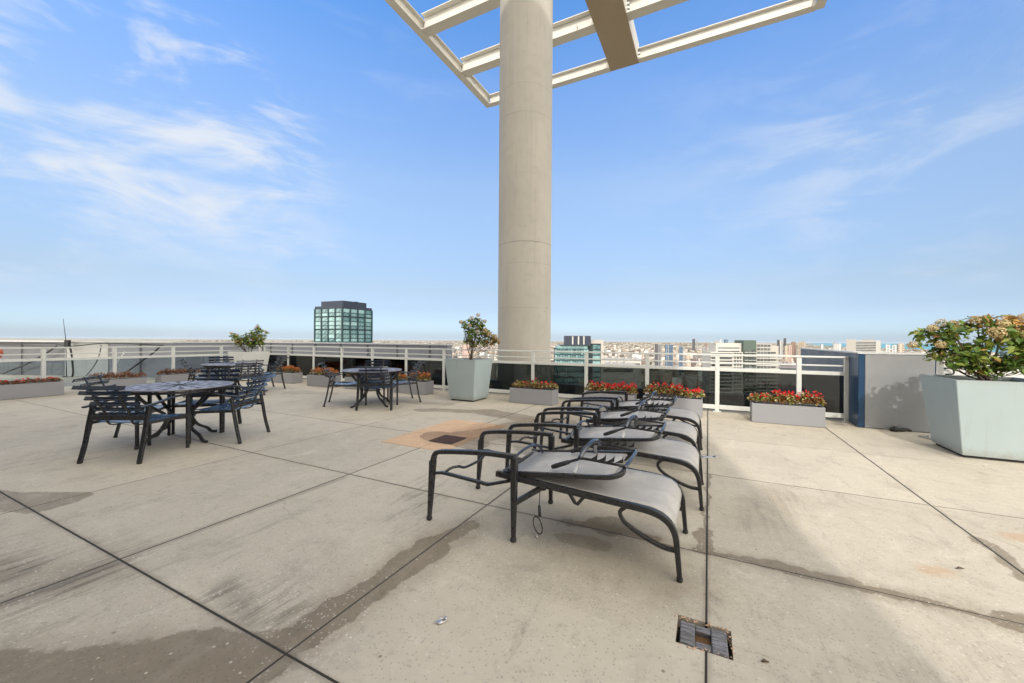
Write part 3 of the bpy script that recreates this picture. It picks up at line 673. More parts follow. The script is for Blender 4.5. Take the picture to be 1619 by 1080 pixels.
# stepped glass block with navy plant room
def glass_block():
    Z = 210; p = at(877, 551, Z); q = at(929, 551, Z); root = empty('stepped_glass_block', (p.x, Z, GZ), R(-5), label='pale teal glass block with a navy plant room on its roof, right of the column', cat='building')
    w = (q.x-p.x)*1.02; top = p.z-GZ; d = 24
    mb = MB(); mb.box((0,0,0),(w,d,top)); mb.build('body', M['darkteal'], root)
    nb = 13; bw = w/nb
    for fl in range(12):
        z1 = top-.5-fl*3.0
        if fl < 6:
            for b in range(nb):
                mb = MB(); mb.box((0,0,-2.3),(bw-.35,.25,0)); o = mb.build('window', M['tealglass'], root); o.location = (b*bw+.18,-.15,z1-(b%3==1)*.35)
    rest = MB()
    for fl in range(6, 40):
        rest.box((.2,-.15,top-.5-fl*3-2.3),(w-.2,.1,top-.5-fl*3))
    tag(rest.build('lower_windows', M['tealglass'], root), kind='stuff')
    mb = MB(); mb.box((1,1.2,top),(w-.5,d-1,top+1.4)); mb.build('setback', M['tealglass'], root)
    mb = MB(); mb.box((3.0,.8,top+1.4),(w+1,d-1.5,top+1.9)); mb.build('terrace_slab', M['darkteal'], root)
    x0, x1 = at(894,531,Z).x-p.x, at(934,531,Z).x-p.x; zt = at(914,531,Z).z-GZ
    mb = MB(); mb.box((x0,2,top+1.9),(x1,d-3,zt)); mb.build('plant_room', M['navy'], root)
    for k in (.29,.52,.73):
        mb = MB(); x = x0+(x1-x0)*k; mb.box((x-.35,1.85,top+2.2),(x+.35,2.1,zt-.2)); mb.build('fin', M['bwhite'], root)
    # rear wing with its pale frame
    x0, x1 = at(935,537.5,Z).x-p.x, at(954.5,537.5,Z).x-p.x; zt = at(945,537.5,Z).z-GZ
    mb = MB(); mb.box((x1-1.3,4,0),(x1,20,zt)); mb.box((x0,4,zt-2.0),(x1-1.31,20,zt)); mb.box((x0+.02,8.5,0),(x1-1.31,19,zt-2.01)); mb.build('frame', M['bconc'], root)
    for fl in range(8):
        mb = MB(); mb.box((x0+1,4.6,zt-2.6-fl*3-2.4),(x1-1.5,5,zt-2.6-fl*3)); mb.build('window_band', M['tealglass'], root)
    mb = MB(); mb.box((w+.01,5.02,0),(x1-1.32,8.48,zt-2.1)); mb.build('wing', M['darkteal'], root)
glass_block()

# white balcony building with green slab and gridded wing
def balcony_building():
    Z = 300; s = Z/622
    def X(px): return at(px,560,Z).x
    def ZZ(px,py): return at(px,py,Z).z-GZ
    c = X(1175); root = empty('balcony_building', (c, Z, GZ), R(-6), label='white apartment building with long rows of balconies seen over the right railing', cat='building')
    a, b = X(1126)-c, X(1176)-c; top = ZZ(1150, 556)
    mb = MB(); mb.box((a+1,1.4,0),(b,20,top-.4)); mb.build('wall', M['bwhite'], root)
    z2 = ZZ(1155, 542.5); mb = MB(); mb.box((X(1137)-c,4,top-.39),(b,19,z2)); mb.build('upper_storeys', M['bwhite'], root)
    for i in range(3):
        mb = MB(); mb.box((X(1140)-c,3.9,z2-3.4-i*2.6-.9),(b-1.5,4.1,z2-3.4-i*2.6)); 
        mb.build('window_band', M['winband'], root)
    for i in range(15):
        z = top-.5-i*2.75
        mb = MB(); mb.box((a,0,z-.85),(b-7.5,1.5,z)); mb.box((b-7.0,.5,z-.5),(b-.6,1.5,z)); mb.build('balcony', M['bwhite'], root)
        mb = MB(); mb.box((a+1.2,1.2,z-2.7),(b-8,1.45,z-.97)); mb.build('window_band', M['winband'], root)
        mb = MB()
        for k in range(3): mb.box((b-6.3+k*2.0,1.2,z-2.3),(b-5.1+k*2.0,1.45,z-.7))
        mb.build('window', M['winband'], root)
    root2 = empty('green_slab_tower', (c, Z+1, GZ), R(-6), label='dull green slab tower joined to the right of the white balcony building', cat='building')
    a, b = X(1177.2)-c, X(1196)-c; top = ZZ(1187,538)
    mb = MB(); mb.box((a,.5,0),(b,16,top)); mb.build('wall', M['bgreen'], root2)
    for i in range(12):
        z = ZZ(1187,553)-i*3.0
        for k in range(3):
            mb = MB(); mb.box((a+.8+k*2.8,.2,z-1.9),(a+2.7+k*2.8,.6,z)); mb.build('window', M['winband'], root2)
            mb = MB(); mb.box((a+.4+k*2.8,-.7,z-2.3),(a+3.0+k*2.8,.5,z-1.95)); mb.build('balcony', M['bwhite'], root2)
    root3 = empty('gridded_apartment_block', (c, Z+1, GZ), R(-6), label='grey gridded apartment block right of the green slab tower', cat='building')
    a, b, e = X(1197)-c, X(1218)-c, X(1231)-c; t3 = ZZ(1207,543.5); t4 = ZZ(1220,547)
    mb = MB(); mb.box((a,1,0),(b,15,t3)); mb.box((b+.01,2,0),(e,14,t4)); mb.build('wall', M['bconc'], root3)
    for i in range(15):
        z = t3-.6-i*2.75
        for k in range(4):
            mb = MB(); mb.box((a+.5+k*2.45,.8,z-1.7),(a+2.5+k*2.45,1.1,z)); mb.build('window', M['winband'], root3)
        if i > 1:
            mb = MB(); mb.box((b+.4,1.8,z-1.4),(b+4.2,2.1,z-.2)); mb.build('window', M['winband'], root3)
            mb = MB(); mb.box((a-.2,.3,z-2.6),(e+.3,1.0,z-2.1)); mb.build('balcony', M['bwhite'], root3)
    NOGO.append((c, Z, 60))
balcony_building()
def flat_roof(name, px0, px1, y, Z, d, mat, label, h=9):
    a = at(px0,y,Z); b = at(px1,y,Z); root = empty(name, (a.x, Z, GZ), R(-3), label=label, cat='building')
    w = b.x-a.x; top = a.z-GZ
    mb = MB(); mb.box((0,0,0),(w,d,top)); mb.build('wall', M['bwhite'] if mat is M['bgrey'] else mat, root)
    mb = MB(); mb.box((-.6,-.6,top+.003),(w+.6,d+.6,top+.9)); mb.build('roof', mat, root)
    for k in range(5):
        mb = MB(); x = w*(.1+.18*k); mb.box((x,d*.3,top+.9),(x+w*.05,d*.45,top+2.3)); mb.build('roof_vent', M['bconc'], root)
    mb = MB(); mb.box((1,-.3,top-4.5),(w-1,-.02,top-2.5)); mb.build('window_band', M['winband'], root)
    NOGO.append(((a.x+b.x)/2, Z+d/2, max(w,d)*.6+10))
flat_roof('warehouse', 953, 1013, 569, 330, 26, M['bgrey'], 'long flat grey roofed building seen between the top rails')
flat_roof('warehouse', 939, 1002, 577, 260, 22, M['bgrey'], 'lower nearer flat roofed building just above the dark glass')
flat_roof('hall', 1231, 1262, 577, 320, 30, M['bpurple'], 'low mauve ribbed hall right of the gridded apartments')
flat_roof('corner_block', 1585, 1680, 586, 140, 30, TM['pink'], 'pink walled block behind the right side of the large shrub')
simple_tower('edge_tower', 1611, 1660, 534, 260, TM['blue'], 'blue glazed white tower cut by the right edge of the view', 'tower', rot=R(-8))
NOGO.append((at(905,550,220).x, 225, 40)); NOGO.append((0, 0, 80))
city()

# ---------------------------------------------------------------- own building
RU, RV = -13.55, 8.2      # railing lines in the terrace frame
def terrace():
    us = [1.6, 0.0, -1.55, -3.08, -4.63]; 
    while us[-1] > -26: us.append(us[-1]-1.55)
    us = us[::-1]
    while us[-1] < 12: us.append(us[-1]+1.58)
    vs = [-6.0,-3.8,-2.2,-.6,1.04,2.69,4.31,5.95,7.55]
    gu = {0.0:.010,1.6:.010,-1.55:.009,-3.08:.011,-4.63:.010}; gv = {1.04:.010,2.69:.009}
    mb = MB(); 
    vs2 = vs+[8.42]
    for i in range(len(us)-1):
        vv = vs2 if us[i] >= RU-.2 else vs+[9.25]
        for j in range(len(vv)-1):
            g0, g1 = gu.get(us[i], .008)/2, gu.get(us[i+1], .008)/2
            h0, h1 = gv.get(vv[j], .008)/2, gv.get(vv[j+1], .008)/2
            if j == len(vv)-2: h1 = 0
            lo = (us[i]+g0, vv[j]+h0, -.06); hi = (us[i+1]-g1, vv[j+1]-h1, 0)
            if us[i] > -.1 and us[i] < .1 or us[i+1] > -.1 and us[i+1] < .1:
                # leave the pocket where the old timber block sits
                if vv[j] < 1.92 < vv[j+1]:
                    k = .095; a, b = 1.84, 2.02
                    if abs(us[i]) < .1:
                        mb.box((lo[0],lo[1],lo[2]),(hi[0],a,0)); mb.box((lo[0]+k,a+.0005,lo[2]),(hi[0],b,0)); mb.box((lo[0],b+.0005,lo[2]),(hi[0],hi[1],0))
                    else:
                        k = .115; a -= .0; b += .01
                        mb.box((lo[0],lo[1],lo[2]),(hi[0],a,0)); mb.box((lo[0],a+.0005,lo[2]),(hi[0]-k,b,0)); mb.box((lo[0],b+.0005,lo[2]),(hi[0],hi[1],0))
                    continue
            mb.box(lo, hi, bevel=.002)
    o = mb.build('terrace_floor', M['floor']); o.rotation_euler = (0,0,-TH); tag(o, kind='structure')
    mb = MB(); mb.box((-26,-6,-.4),(-.13,9.25,-.0012)); mb.box((.11,-6,-.4),(12,9.25,-.0012)); mb.box((-.13,-6,-.4),(.11,1.83,-.0012)); mb.box((-.13,2.035,-.4),(.11,9.25,-.0012)); mb.box((-.13,1.83,-.4),(.11,2.035,-.07)); o = mb.build('terrace_bed', M['gap']); o.rotation_euler = (0,0,-TH); tag(o, kind='structure')
terrace()
root = empty('tower_block', (0,0,0), -TH, label='concrete tower below the roof terrace, its parapet ledge beyond the railing', cat='building')
mb = MB(); mb.box((-25,-20,-130),(11,9.2,-.45)); mb.build('wall', M['roofing'], root)
mb = MB(); mb.box((-13.4,8.75,-.3),(2.0,8.95,.27)); mb.build('ledge', M['wallgrey'], root)
# penthouse behind the viewer, unseen
root = empty('unseen_penthouse', (0,0,0), -TH, label='tall unseen pale walled penthouse behind the viewer that shades the terrace', cat='building')
PU, PV, PH = 2.16, -3.5, 19.2
mb = MB(); mb.box((-15,-14,.004),(PU,PV-.3,PH)); mb.build('wall', M['bwhite'], root)  # wall kept pale with few windows to bounce light onto the terrace
for k in range(7):
    u1 = PU-.25-k*2.15; u0 = u1-1.95
    for zz0, zz1 in ((.1,2.6),):
        mb = MB(); mb.box((u0,PV-.28,zz0),(u1,PV-.18,zz1)); mb.build('window', M['blackglass'], root)

# column
root = empty('column', (0.32, 10.3, 0), 0, label='huge round concrete column rising beyond the railing to the canopy', cat='column')
mb = MB(); mb.lathe([(.69,-40),(.69,16.66)], 96); o = mb.build('shaft', M['column'], root)

# canopy
def canopy():
    root = empty('canopy', (0,0,16.7), -TH, label='cream steel beam canopy with a broad girder over the terrace, its underside shade painted brown', cat='canopy')
    U0, U1, V1, gc, gw = -13.05, 4.5, 22.6, -4.3, 1.55
    mb = MB(); mb.box((gc-gw/2,-3.4,0),(gc+gw/2,V1,1.05), bevel=.02); gd = mb.build('girder', M['steel'], root)
    mb = MB(); mb.box((gc-gw/2+.01,-3.38,-.03),(gc+gw/2-.01,V1-.01,-.003)); mb.build('underside_shade', M['girder'], gd)  # thin added sheet, its brown stands for shade under the cream girder
    def ibeam(a, b, h, w, name='beam'):
        mb = MB(); a = Vector(a); b = Vector(b); t = .035
        up = Vector((0,0,1))
        mb.bar(a+up*(t/2), b+up*(t/2), w, t); mb.bar(a+up*(h-t/2), b+up*(h-t/2), w, t); mb.bar(a+up*(h/2), b+up*(h/2), t, h-2*t-.002)
        return mb.build(name, M['steel'], root)
    for i, v in enumerate((22.45, 19.2, 15.75, 12.35, 8.95, 5.5, 2.1, -1.3)):
        h = .6 if i == 0 else .8; w = .40 if i == 0 else .55; z = .0 if i == 0 else .03
        ibeam((U0+.15,v,z),(gc-gw/2-.003,v,z),h,w); ibeam((gc+gw/2+.003,v,z),(U1-.15,v,z),h,w)
        for sx in (-1, 1):   # end plates and lugs
            mb = MB(); u = gc+sx*(gw/2+.9); mb.box((u-.012,v-w/2+.02,z+.05),(u+.012,v-.03,z+h*.45)); mb.build('lug', M['steel'], root)
            mb = MB()
            for q in range(3): mb.box((gc+sx*(gw/2+.04)-.03,v-.13,z+.12+q*.2),(gc+sx*(gw/2+.04)+.06,v-.02,z+.2+q*.2))
            mb.build('bracket', M['galv'], root)
    for u in (U0, U1):
        ibeam((u,-1.5,-.002),(u,V1,-.002),.62,.40,'edge_beam')
canopy()

# parapet walls beyond the rail
def wall(name, a, b, h, t, mat, label, cap=True, posts=0):
    a = Vector((*a,0)); b = Vector((*b,0)); d = b-a; L = d.length
    root = empty(name, a, math.atan2(d.y, d.x), label=label, cat='wall')
    mb = MB(); mb.box((0,0,-.05),(L,t,h)); mb.build('panel', mat, root)
    if cap:
        mb = MB(); mb.box((-.02,-.05,h+.001),(L+.02,t+.05,h+.05), bevel=.008); mb.build('coping', M['coping'], root)
    for i in range(posts):
        mb = MB(); x = L*(i+.5)/posts; mb.box((x-.02,-.03,0),(x+.02,-.001,h-.01)); mb.build('seam', M['walldark'], root)
    return root
wall('parapet_wall', (-22,13.95), (-14.9,13.2), 1.12, .25, M['walldark'], 'dark stained wall behind the left railing, left of the pale pier', posts=2)
wall('parapet_pier', (-14.88,13.1), (-13.3,12.95), 1.12, .5, M['whitewall'], 'pale pier between the dark and the grey wall behind the left railing')
wall('parapet_wall', (-13.28,12.97), (-10.95,12.72), 1.12, .25, M['wallgrey'], 'short grey wall right of the pale pier, behind the left railing', posts=1)
e = W(-15.47, 9.3)
wall('parapet_wall', (-10.93,12.72), (-9.7,15.2), 1.12, .25, M['wallgrey'], 'grey wall running away behind the corner of the railings')
w0 = Vector((-9.7,15.2,0)); w1 = W(-6.75, 9.35)
wall('parapet_wall', (w0.x,w0.y), (w1.x,w1.y), 1.12, .25, M['wallgrey'], 'long pale grey wall behind the dark glass rail, ending beside the pale planter', posts=7)
# mast and cables
mb = MB(); p = Vector((-14.6,12.9,0)); mb.sweep([p+Vector((0,0,.02)),p+Vector((-.03,0,1.2)),p+Vector((-.12,0,1.9))],[.03,.02,.01]); mb.box((p.x-.05,p.y-.03,.95),(p.x+.08,p.y+.05,1.2))
tag(mb.build('antenna', M['cable']), 'thin whip antenna rising above the pale pier at the far left', 'antenna')
def cable(pts, lab, r=.03):
    mb = MB(); mb.sweep(spline(pts,6), r, n=6); tag(mb.build('cable', M['cable']), lab, 'cable')
cable([(-17.2,13.3,.05),(-16.2,13.15,.4),(-15.5,13.08,.75),(-15.1,13.05,1.0)], 'black cable slanting up the dark stained wall', .05)
cable([(-13.9,12.85,.03),(-13.6,12.83,.4),(-13.45,12.83,.75),(-13.4,12.83,1.05)], 'thin dark cable hanging down the pale pier', .025)
cable([(-12.7,12.8,.05),(-12.0,12.7,.5),(-11.5,12.6,.8),(-11.2,12.55,1.05)], 'black cable slanting up the grey wall right of the pier', .05)
cable([(-14.5,12.8,.98),(-14.35,12.78,.93),(-14.3,12.8,.5),(-14.3,12.8,.02),(-14.6,12.8,.015)], 'black hose bent down the left edge of the pale pier', .05)
cable([(-19,13.55,1.08),(-17,13.35,1.06),(-15.4,13.1,1.09),(-14.5,12.92,1.0),(-13.4,12.8,1.1),(-12.4,12.7,1.1),(-11.2,12.65,1.05)], 'long black cable slung below the wall coping on the left', .035)
mb = MB(); mb.bar((-12.6,12.2,.02),(-12.3,12.5,.85),.05,.03); tag(mb.build('prop', M['white_rail']), 'short white prop leaning behind the left railing', 'prop')

# ---------------------------------------------------------------- railings
def railing(name, posts, axis, gmat, label):
    """axis 'u' : runs along u at v=RV ; axis 'v' : runs along v at u=RU"""
    root = empty(name, W(0,0), -TH, label=label, cat='railing')
    a, b = min(posts), max(posts)
    def bx(s0, s1, o0, o1, z0, z1, nm, mat=M['white_rail'], bev=.004):
        mb = MB()
        if axis == 'u': mb.box((s0,RV+o0,z0),(s1,RV+o1,z1),bev)
        else: mb.box((RU-o1,s0,z0),(RU-o0,s1,z1),bev)
        return mb.build(nm, mat, root)
    bx(a-.04,b+.06,-.035,.035,1.035,1.065,'top_rail')
    for p in posts:
        bx(p-.035,p+.035,-.028,.028,.0125,1.034,'post'); bx(p-.07,p+.07,-.06,.06,0,.012,'base_plate')
    P = sorted(posts)
    for p, q in zip(P[:-1],P[1:]):
        bx(p+.036,q-.036,-.015,.015,.895,.92,'mid_rail'); bx(p+.036,q-.036,-.022,.022,.75,.81,'lower_rail')
        bx(p+.036,q-.036,-.03,.03,.05,.13,'sill_rail')
        if gmat: bx(p+.037,q-.037,-.005,.005,.131,.749,'glass_panel',gmat,0)
pu = [2.03,1.39]+[1.39-1.235*i for i in range(1,12)]+[-13.45]
railing('railing', pu, 'u', M['darkglass'], 'white railing with dark glass panels across the far edge of the terrace')
railing('railing', [8.1,6.92,5.69,4.46,3.26,2.05,.85,-.4], 'v', M['clearglass'], 'white railing along the left side in front of the grey walls')

# ---------------------------------------------------------------- cabinet on the right
root = empty('steel_cabinet', W(2.1,7.72), -TH, label='grey steel fronted enclosure with blue side panels at the end of the railing', cat='enclosure')
mb = MB(); mb.box((.03,0,.01),(.80,.06,1.12), bevel=.006); mb.build('front_panel', M['steelpanel'], root)
mb = MB(); mb.box((-.05,0,.01),(.028,4.2,1.12), bevel=.006); mb.build('side_panel', M['bluewall'], root)
mb = MB(); mb.box((.82,.02,.01),(.90,.1,1.12)); mb.build('corner_post', M['galv'], root)
mb = MB(); mb.box((-.06,-.01,1.123),(.92,.09,1.15)); mb.box((-.07,.091,1.123),(.05,4.2,1.15)); mb.build('coping', M['coping'], root)
root = empty('boundary_wall', W(3.05,8.0), -TH, label='low white wall with a black hinge between the steel front and the large planter', cat='wall')
mb = MB(); mb.box((0,0,.0),(7,.2,1.02)); mb.build('panel', M['whitewall'], root)
mb = MB(); mb.sweep(spline([(.03,-.03,.93),(.12,-.05,.92),(.13,-.05,.85),(.05,-.04,.84),(.12,-.05,.8),(.13,-.04,.73),(.03,-.03,.72)],4),.022,n=6); mb.build('hinge', M['rubber'], root)
mb = MB(); mb.box((0,0,0),(.42,.3,.02)); mb.box((.05,.05,.02),(.36,.08,.03)); mb.box((.05,.2,.02),(.36,.23,.03))
o = mb.build('floor_bracket', M['galv']); o.location = W(2.72,7.1); o.rotation_euler = (0,0,-TH+.4); tag(o, 'flat metal bracket lying on the floor behind the large right planter', 'bracket')
mb = MB(); mb.sweep(spline([(0,0,.02),(.05,.02,.05),(.1,-.01,.02),(.2,.01,.03),(.26,0,.01)],4),[.05]*17,n=6); mb.lathe([(.001,0),(.05,.01),(.045,.05),(.001,.06)],8,(0.02,0,0)); 
o = mb.build('black_knob', M['rubber']); o.location = W(2.42,7.62); tag(o, 'small black knobbly fitting at the foot of the steel front', 'fitting')

# ---------------------------------------------------------------- planters
def planter(u, v, s0, s1, h, label, rz=-TH, mat=None):
    root = empty('planter', W(u,v), rz, label=label, cat='planter', group='large tapered planters')
    mb = MB(); b, t = s0/2, s1/2; th = .03
    z0 = .03
    rings = []
    for hw, z in ((b,z0),(t,h),(t-th,h),(t-th-.01,h-.07)):
        rings.append([mb.bm.verts.new(p) for p in ((-hw,-hw,z),(hw,-hw,z),(hw,hw,z),(-hw,hw,z))])
    for i in range(3):
        for j in range(4): mb.bm.faces.new((rings[i][j],rings[i][(j+1)%4],rings[i+1][(j+1)%4],rings[i+1][j]))
    mb.bm.faces.new(rings[0][::-1])
    es = [e for e in mb.bm.edges]; bmesh.ops.bevel(mb.bm, geom=es, offset=.005, segments=2, affect='EDGES')
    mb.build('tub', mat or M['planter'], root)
    mb = MB(); mb.box((-b+.03,-b+.03,.0),(b-.03,b-.03,.029)); mb.build('foot', M['rubber'], root)
    n = 14; mb = MB(); q = t-th-.015
    mb.grid([[(-q+2*q*i/n, -q+2*q*j/n, h-.06+random.uniform(0,.025)) for j in range(n+1)] for i in range(n+1)]); mb.build('soil', M['soil'], root)
    return root
planter(-4.66, 7.26, .60, .76, .885, 'pale tapered planter standing in front of the concrete column')
planter(2.92, 6.60, .68, .86, .885, 'pale tapered planter largest in view, at the right edge beside the steel front')
planter(-12.85, 7.35, .62, .82, .885, 'white tapered planter in the far left corner of the railing', mat=M['white_rail'])

# ---------------------------------------------------------------- shrubs
def quads(C, N, S, asp=1.7, bend=.3):
    """leaf: two quads folded along the midrib -> (n,6 verts) ; returns V,F"""
    n = len(C); Nn = N/np.linalg.norm(N,axis=1,keepdims=True)
    A = RNG.normal(size=(n,3)); T = np.cross(Nn,A); T /= np.linalg.norm(T,axis=1,keepdims=True); B = np.cross(Nn,T)
    S = S[:,None]
    P = [C-T*S*asp*.5, C-T*S*.1+B*S*.42+Nn*S*bend*.5, C+T*S*asp*.5-Nn*S*bend*.4, C-T*S*.1-B*S*.42+Nn*S*bend*.5, C+T*S*0]
    V = np.stack([P[0],P[1],P[2],P[4],P[3]],1)   # 5 verts
    F = np.array([[0,3,2,1],[0,4,2,3]])
    return V.reshape(-1,3), (F[None]+5*np.arange(n)[:,None,None]).reshape(-1,4)
def shrub(name, u, v, label, zbase, clusters, autumn, leaf, heads, n_leaf=55, stems=6, spread=.2, headr=.055, group='flowering shrubs in the planters'):
    """clusters: (dx,dy,dz,r) world offsets from the planter centre"""
    c0 = W(u,v); root = empty(name, (c0.x,c0.y,zbase), 0, label=label, cat='shrub', group=group)
    mb = MB()
    for k in range(stems):
        cl = clusters[k % len(clusters)]; t = Vector(cl[:3])-Vector((0,0,zbase)); a = Vector((random.uniform(-.06,.06),random.uniform(-.06,.06),-.02))
        m = a.lerp(t,.5)+Vector((random.uniform(-.05,.05),random.uniform(-.05,.05),-.04))
        P = spline([a,m,t],5); mb.sweep(P,[.022*(1-.6*i/(len(P)-1)) for i in range(len(P))],n=6)
    for cl in clusters:
        t = Vector(cl[:3])-Vector((0,0,zbase)); a = Vector((t.x*.35,t.y*.35,max(.05,t.z*.35)))
        P = spline([a,a.lerp(t,.6)+Vector((random.uniform(-.04,.04),0,-.03)),t+Vector((0,0,cl[3]*.6))],5); mb.sweep(P,[.012*(1-.6*i/(len(P)-1)) for i in range(len(P))],n=5)
    mb.build('branches', M['bark'], root)
    Cs=[]; Ns=[]; Ss=[]; Ms=[]
    for dx,dy,dz,r in clusters:
        n = int(n_leaf*(r/.15)**2); D = RNG.normal(size=(n,3)); D /= np.linalg.norm(D,axis=1,keepdims=True)
        rad = r*RNG.uniform(.35,1.15,size=(n,1)); P = D*rad*np.array([1,1,.85])+np.array([dx,dy,dz-zbase])
        Nv = D*.5+np.array([0,0,.9])+RNG.normal(size=(n,3))*.55
        Cs.append(P); Ns.append(Nv); Ss.append(leaf*RNG.uniform(.6,1.25,size=n))
        pa = np.array([autumn(p[0],p[1],p[2]+zbase) for p in P]); Ms.append((RNG.random(n) < pa).astype(int))
    V, F = quads(np.concatenate(Cs), np.concatenate(Ns), np.concatenate(Ss)); mi = np.repeat(np.concatenate(Ms),2)
    np_mesh('foliage', V, F, [M['leaf'],M['leaf_autumn']], mi, root)
    for hx,hy,hz,hr,pale in heads:
        n = 190; D = RNG.normal(size=(n,3)); D /= np.linalg.norm(D,axis=1,keepdims=True)
        P = D*hr*RNG.uniform(.75,1.05,size=(n,1))*np.array([1,1,.85]); 
        V, F = quads(P, D+RNG.normal(size=(n,3))*.35, np.full(n, hr*.30), 1.1, .5)
        o = np_mesh('flower_head', V, F, M['petal_pale'] if pale else M['petal'], None, root); o.location = (hx,hy,hz-zbase)
# right-hand shrub
cl = [(-.62,.1,1.40,.11),(-.5,-.05,1.46,.13),(-.42,.1,1.30,.15),(-.48,.1,1.18,.12),(-.25,-.1,1.2,.16),(-.3,.1,1.42,.15),(-.12,.0,1.53,.13),(0,-.1,1.38,.17),(.0,.12,1.2,.17),(.08,-.2,1.12,.15),(.2,.0,1.5,.15),(.25,-.15,1.25,.17),(.42,.0,1.42,.16),(.45,-.15,1.18,.14),(.6,0,1.3,.15),(.62,.1,1.5,.13),(-.18,.05,1.08,.12),(.3,.15,1.08,.12),(-.75,.05,1.26,.05),(.38,.1,1.57,.09),(.02,.05,1.58,.08),(-.38,0,1.06,.11),(-.15,-.05,1.01,.11),(.12,0,1.0,.12),(.42,-.05,1.04,.13),(.65,0,1.1,.13)]
shrub('hydrangea', 2.92, 6.60, 'large hydrangea turning orange at the top in the right hand planter', .84, cl,
      lambda x,y,z: min(.95, max(.05, .1+.55*(x+.1)+2.6*(z-1.42))), .058,
      [(-.66,-.02,1.47,.05,0),(-.56,-.02,1.53,.055,1),(-.45,-.05,1.52,.05,0),(-.82,.05,1.27,.05,0),(-.13,-.2,1.42,.075,0),(.18,-.25,1.40,.07,0),(.4,-.2,1.36,.075,0),(.0,-.15,1.52,.06,0),(.3,-.2,1.3,.06,0),(-.2,-.05,1.56,.05,0),(-.6,-.05,1.28,.05,0),(.5,-.15,1.5,.06,0),(.3,-.1,1.6,.05,0),(.6,-.1,1.4,.06,0)], 100, 8)
# by the column
cl = [(-.12,0,1.62,.10),(-.02,0,1.50,.13),(.04,.05,1.66,.12),(.18,-.05,1.70,.10),(.2,0,1.56,.13),(.06,-.05,1.42,.14),(.3,.05,1.46,.13),(.42,0,1.38,.12),(.54,0,1.33,.10),(-.02,.1,1.3,.11),(.22,0,1.28,.12),(.28,0,1.62,.08),(.1,0,1.2,.08),(.36,.05,1.22,.09),(.62,0,1.28,.07),(.5,0,1.22,.07)]
shrub('hydrangea', -4.66, 7.26, 'hydrangea with faded flower heads in the planter before the column', .84, cl,
      lambda x,y,z: min(.75, max(.06, .05+1.1*(x-.1))), .05,
      [(-.17,-.1,1.68,.045,0),(.06,-.12,1.77,.045,0),(.2,-.1,1.83,.045,0),(.34,-.1,1.7,.045,0),(.36,-.14,1.5,.06,0),(.2,-.16,1.46,.055,1),(.56,-.1,1.37,.06,0),(.02,-.16,1.6,.045,0),(.64,-.08,1.28,.045,0),(.44,-.14,1.42,.05,0)], 130, 6)
# far left
cl = [(-.5,0,1.38,.10),(-.4,0,1.28,.14),(-.2,0,1.25,.16),(0,0,1.2,.17),(.2,0,1.3,.17),(.15,0,1.45,.14),(.3,0,1.55,.12),(.42,0,1.35,.13),(.25,0,1.62,.08),(-.3,0,1.12,.12),(.1,0,1.1,.14),(.35,0,1.15,.12),(-.05,0,1.38,.1),(.55,0,1.48,.05),(.28,0,1.71,.04)]
shrub('hydrangea', -12.85, 7.35, 'olive green shrub in the white planter at the far left corner', .84, cl,
      lambda x,y,z: .16, .07, [(-.5,-.1,1.45,.045,0),(.32,-.1,1.66,.045,0),(.55,-.1,1.52,.04,0),(-.3,-.12,1.4,.04,0),], 60, 6)

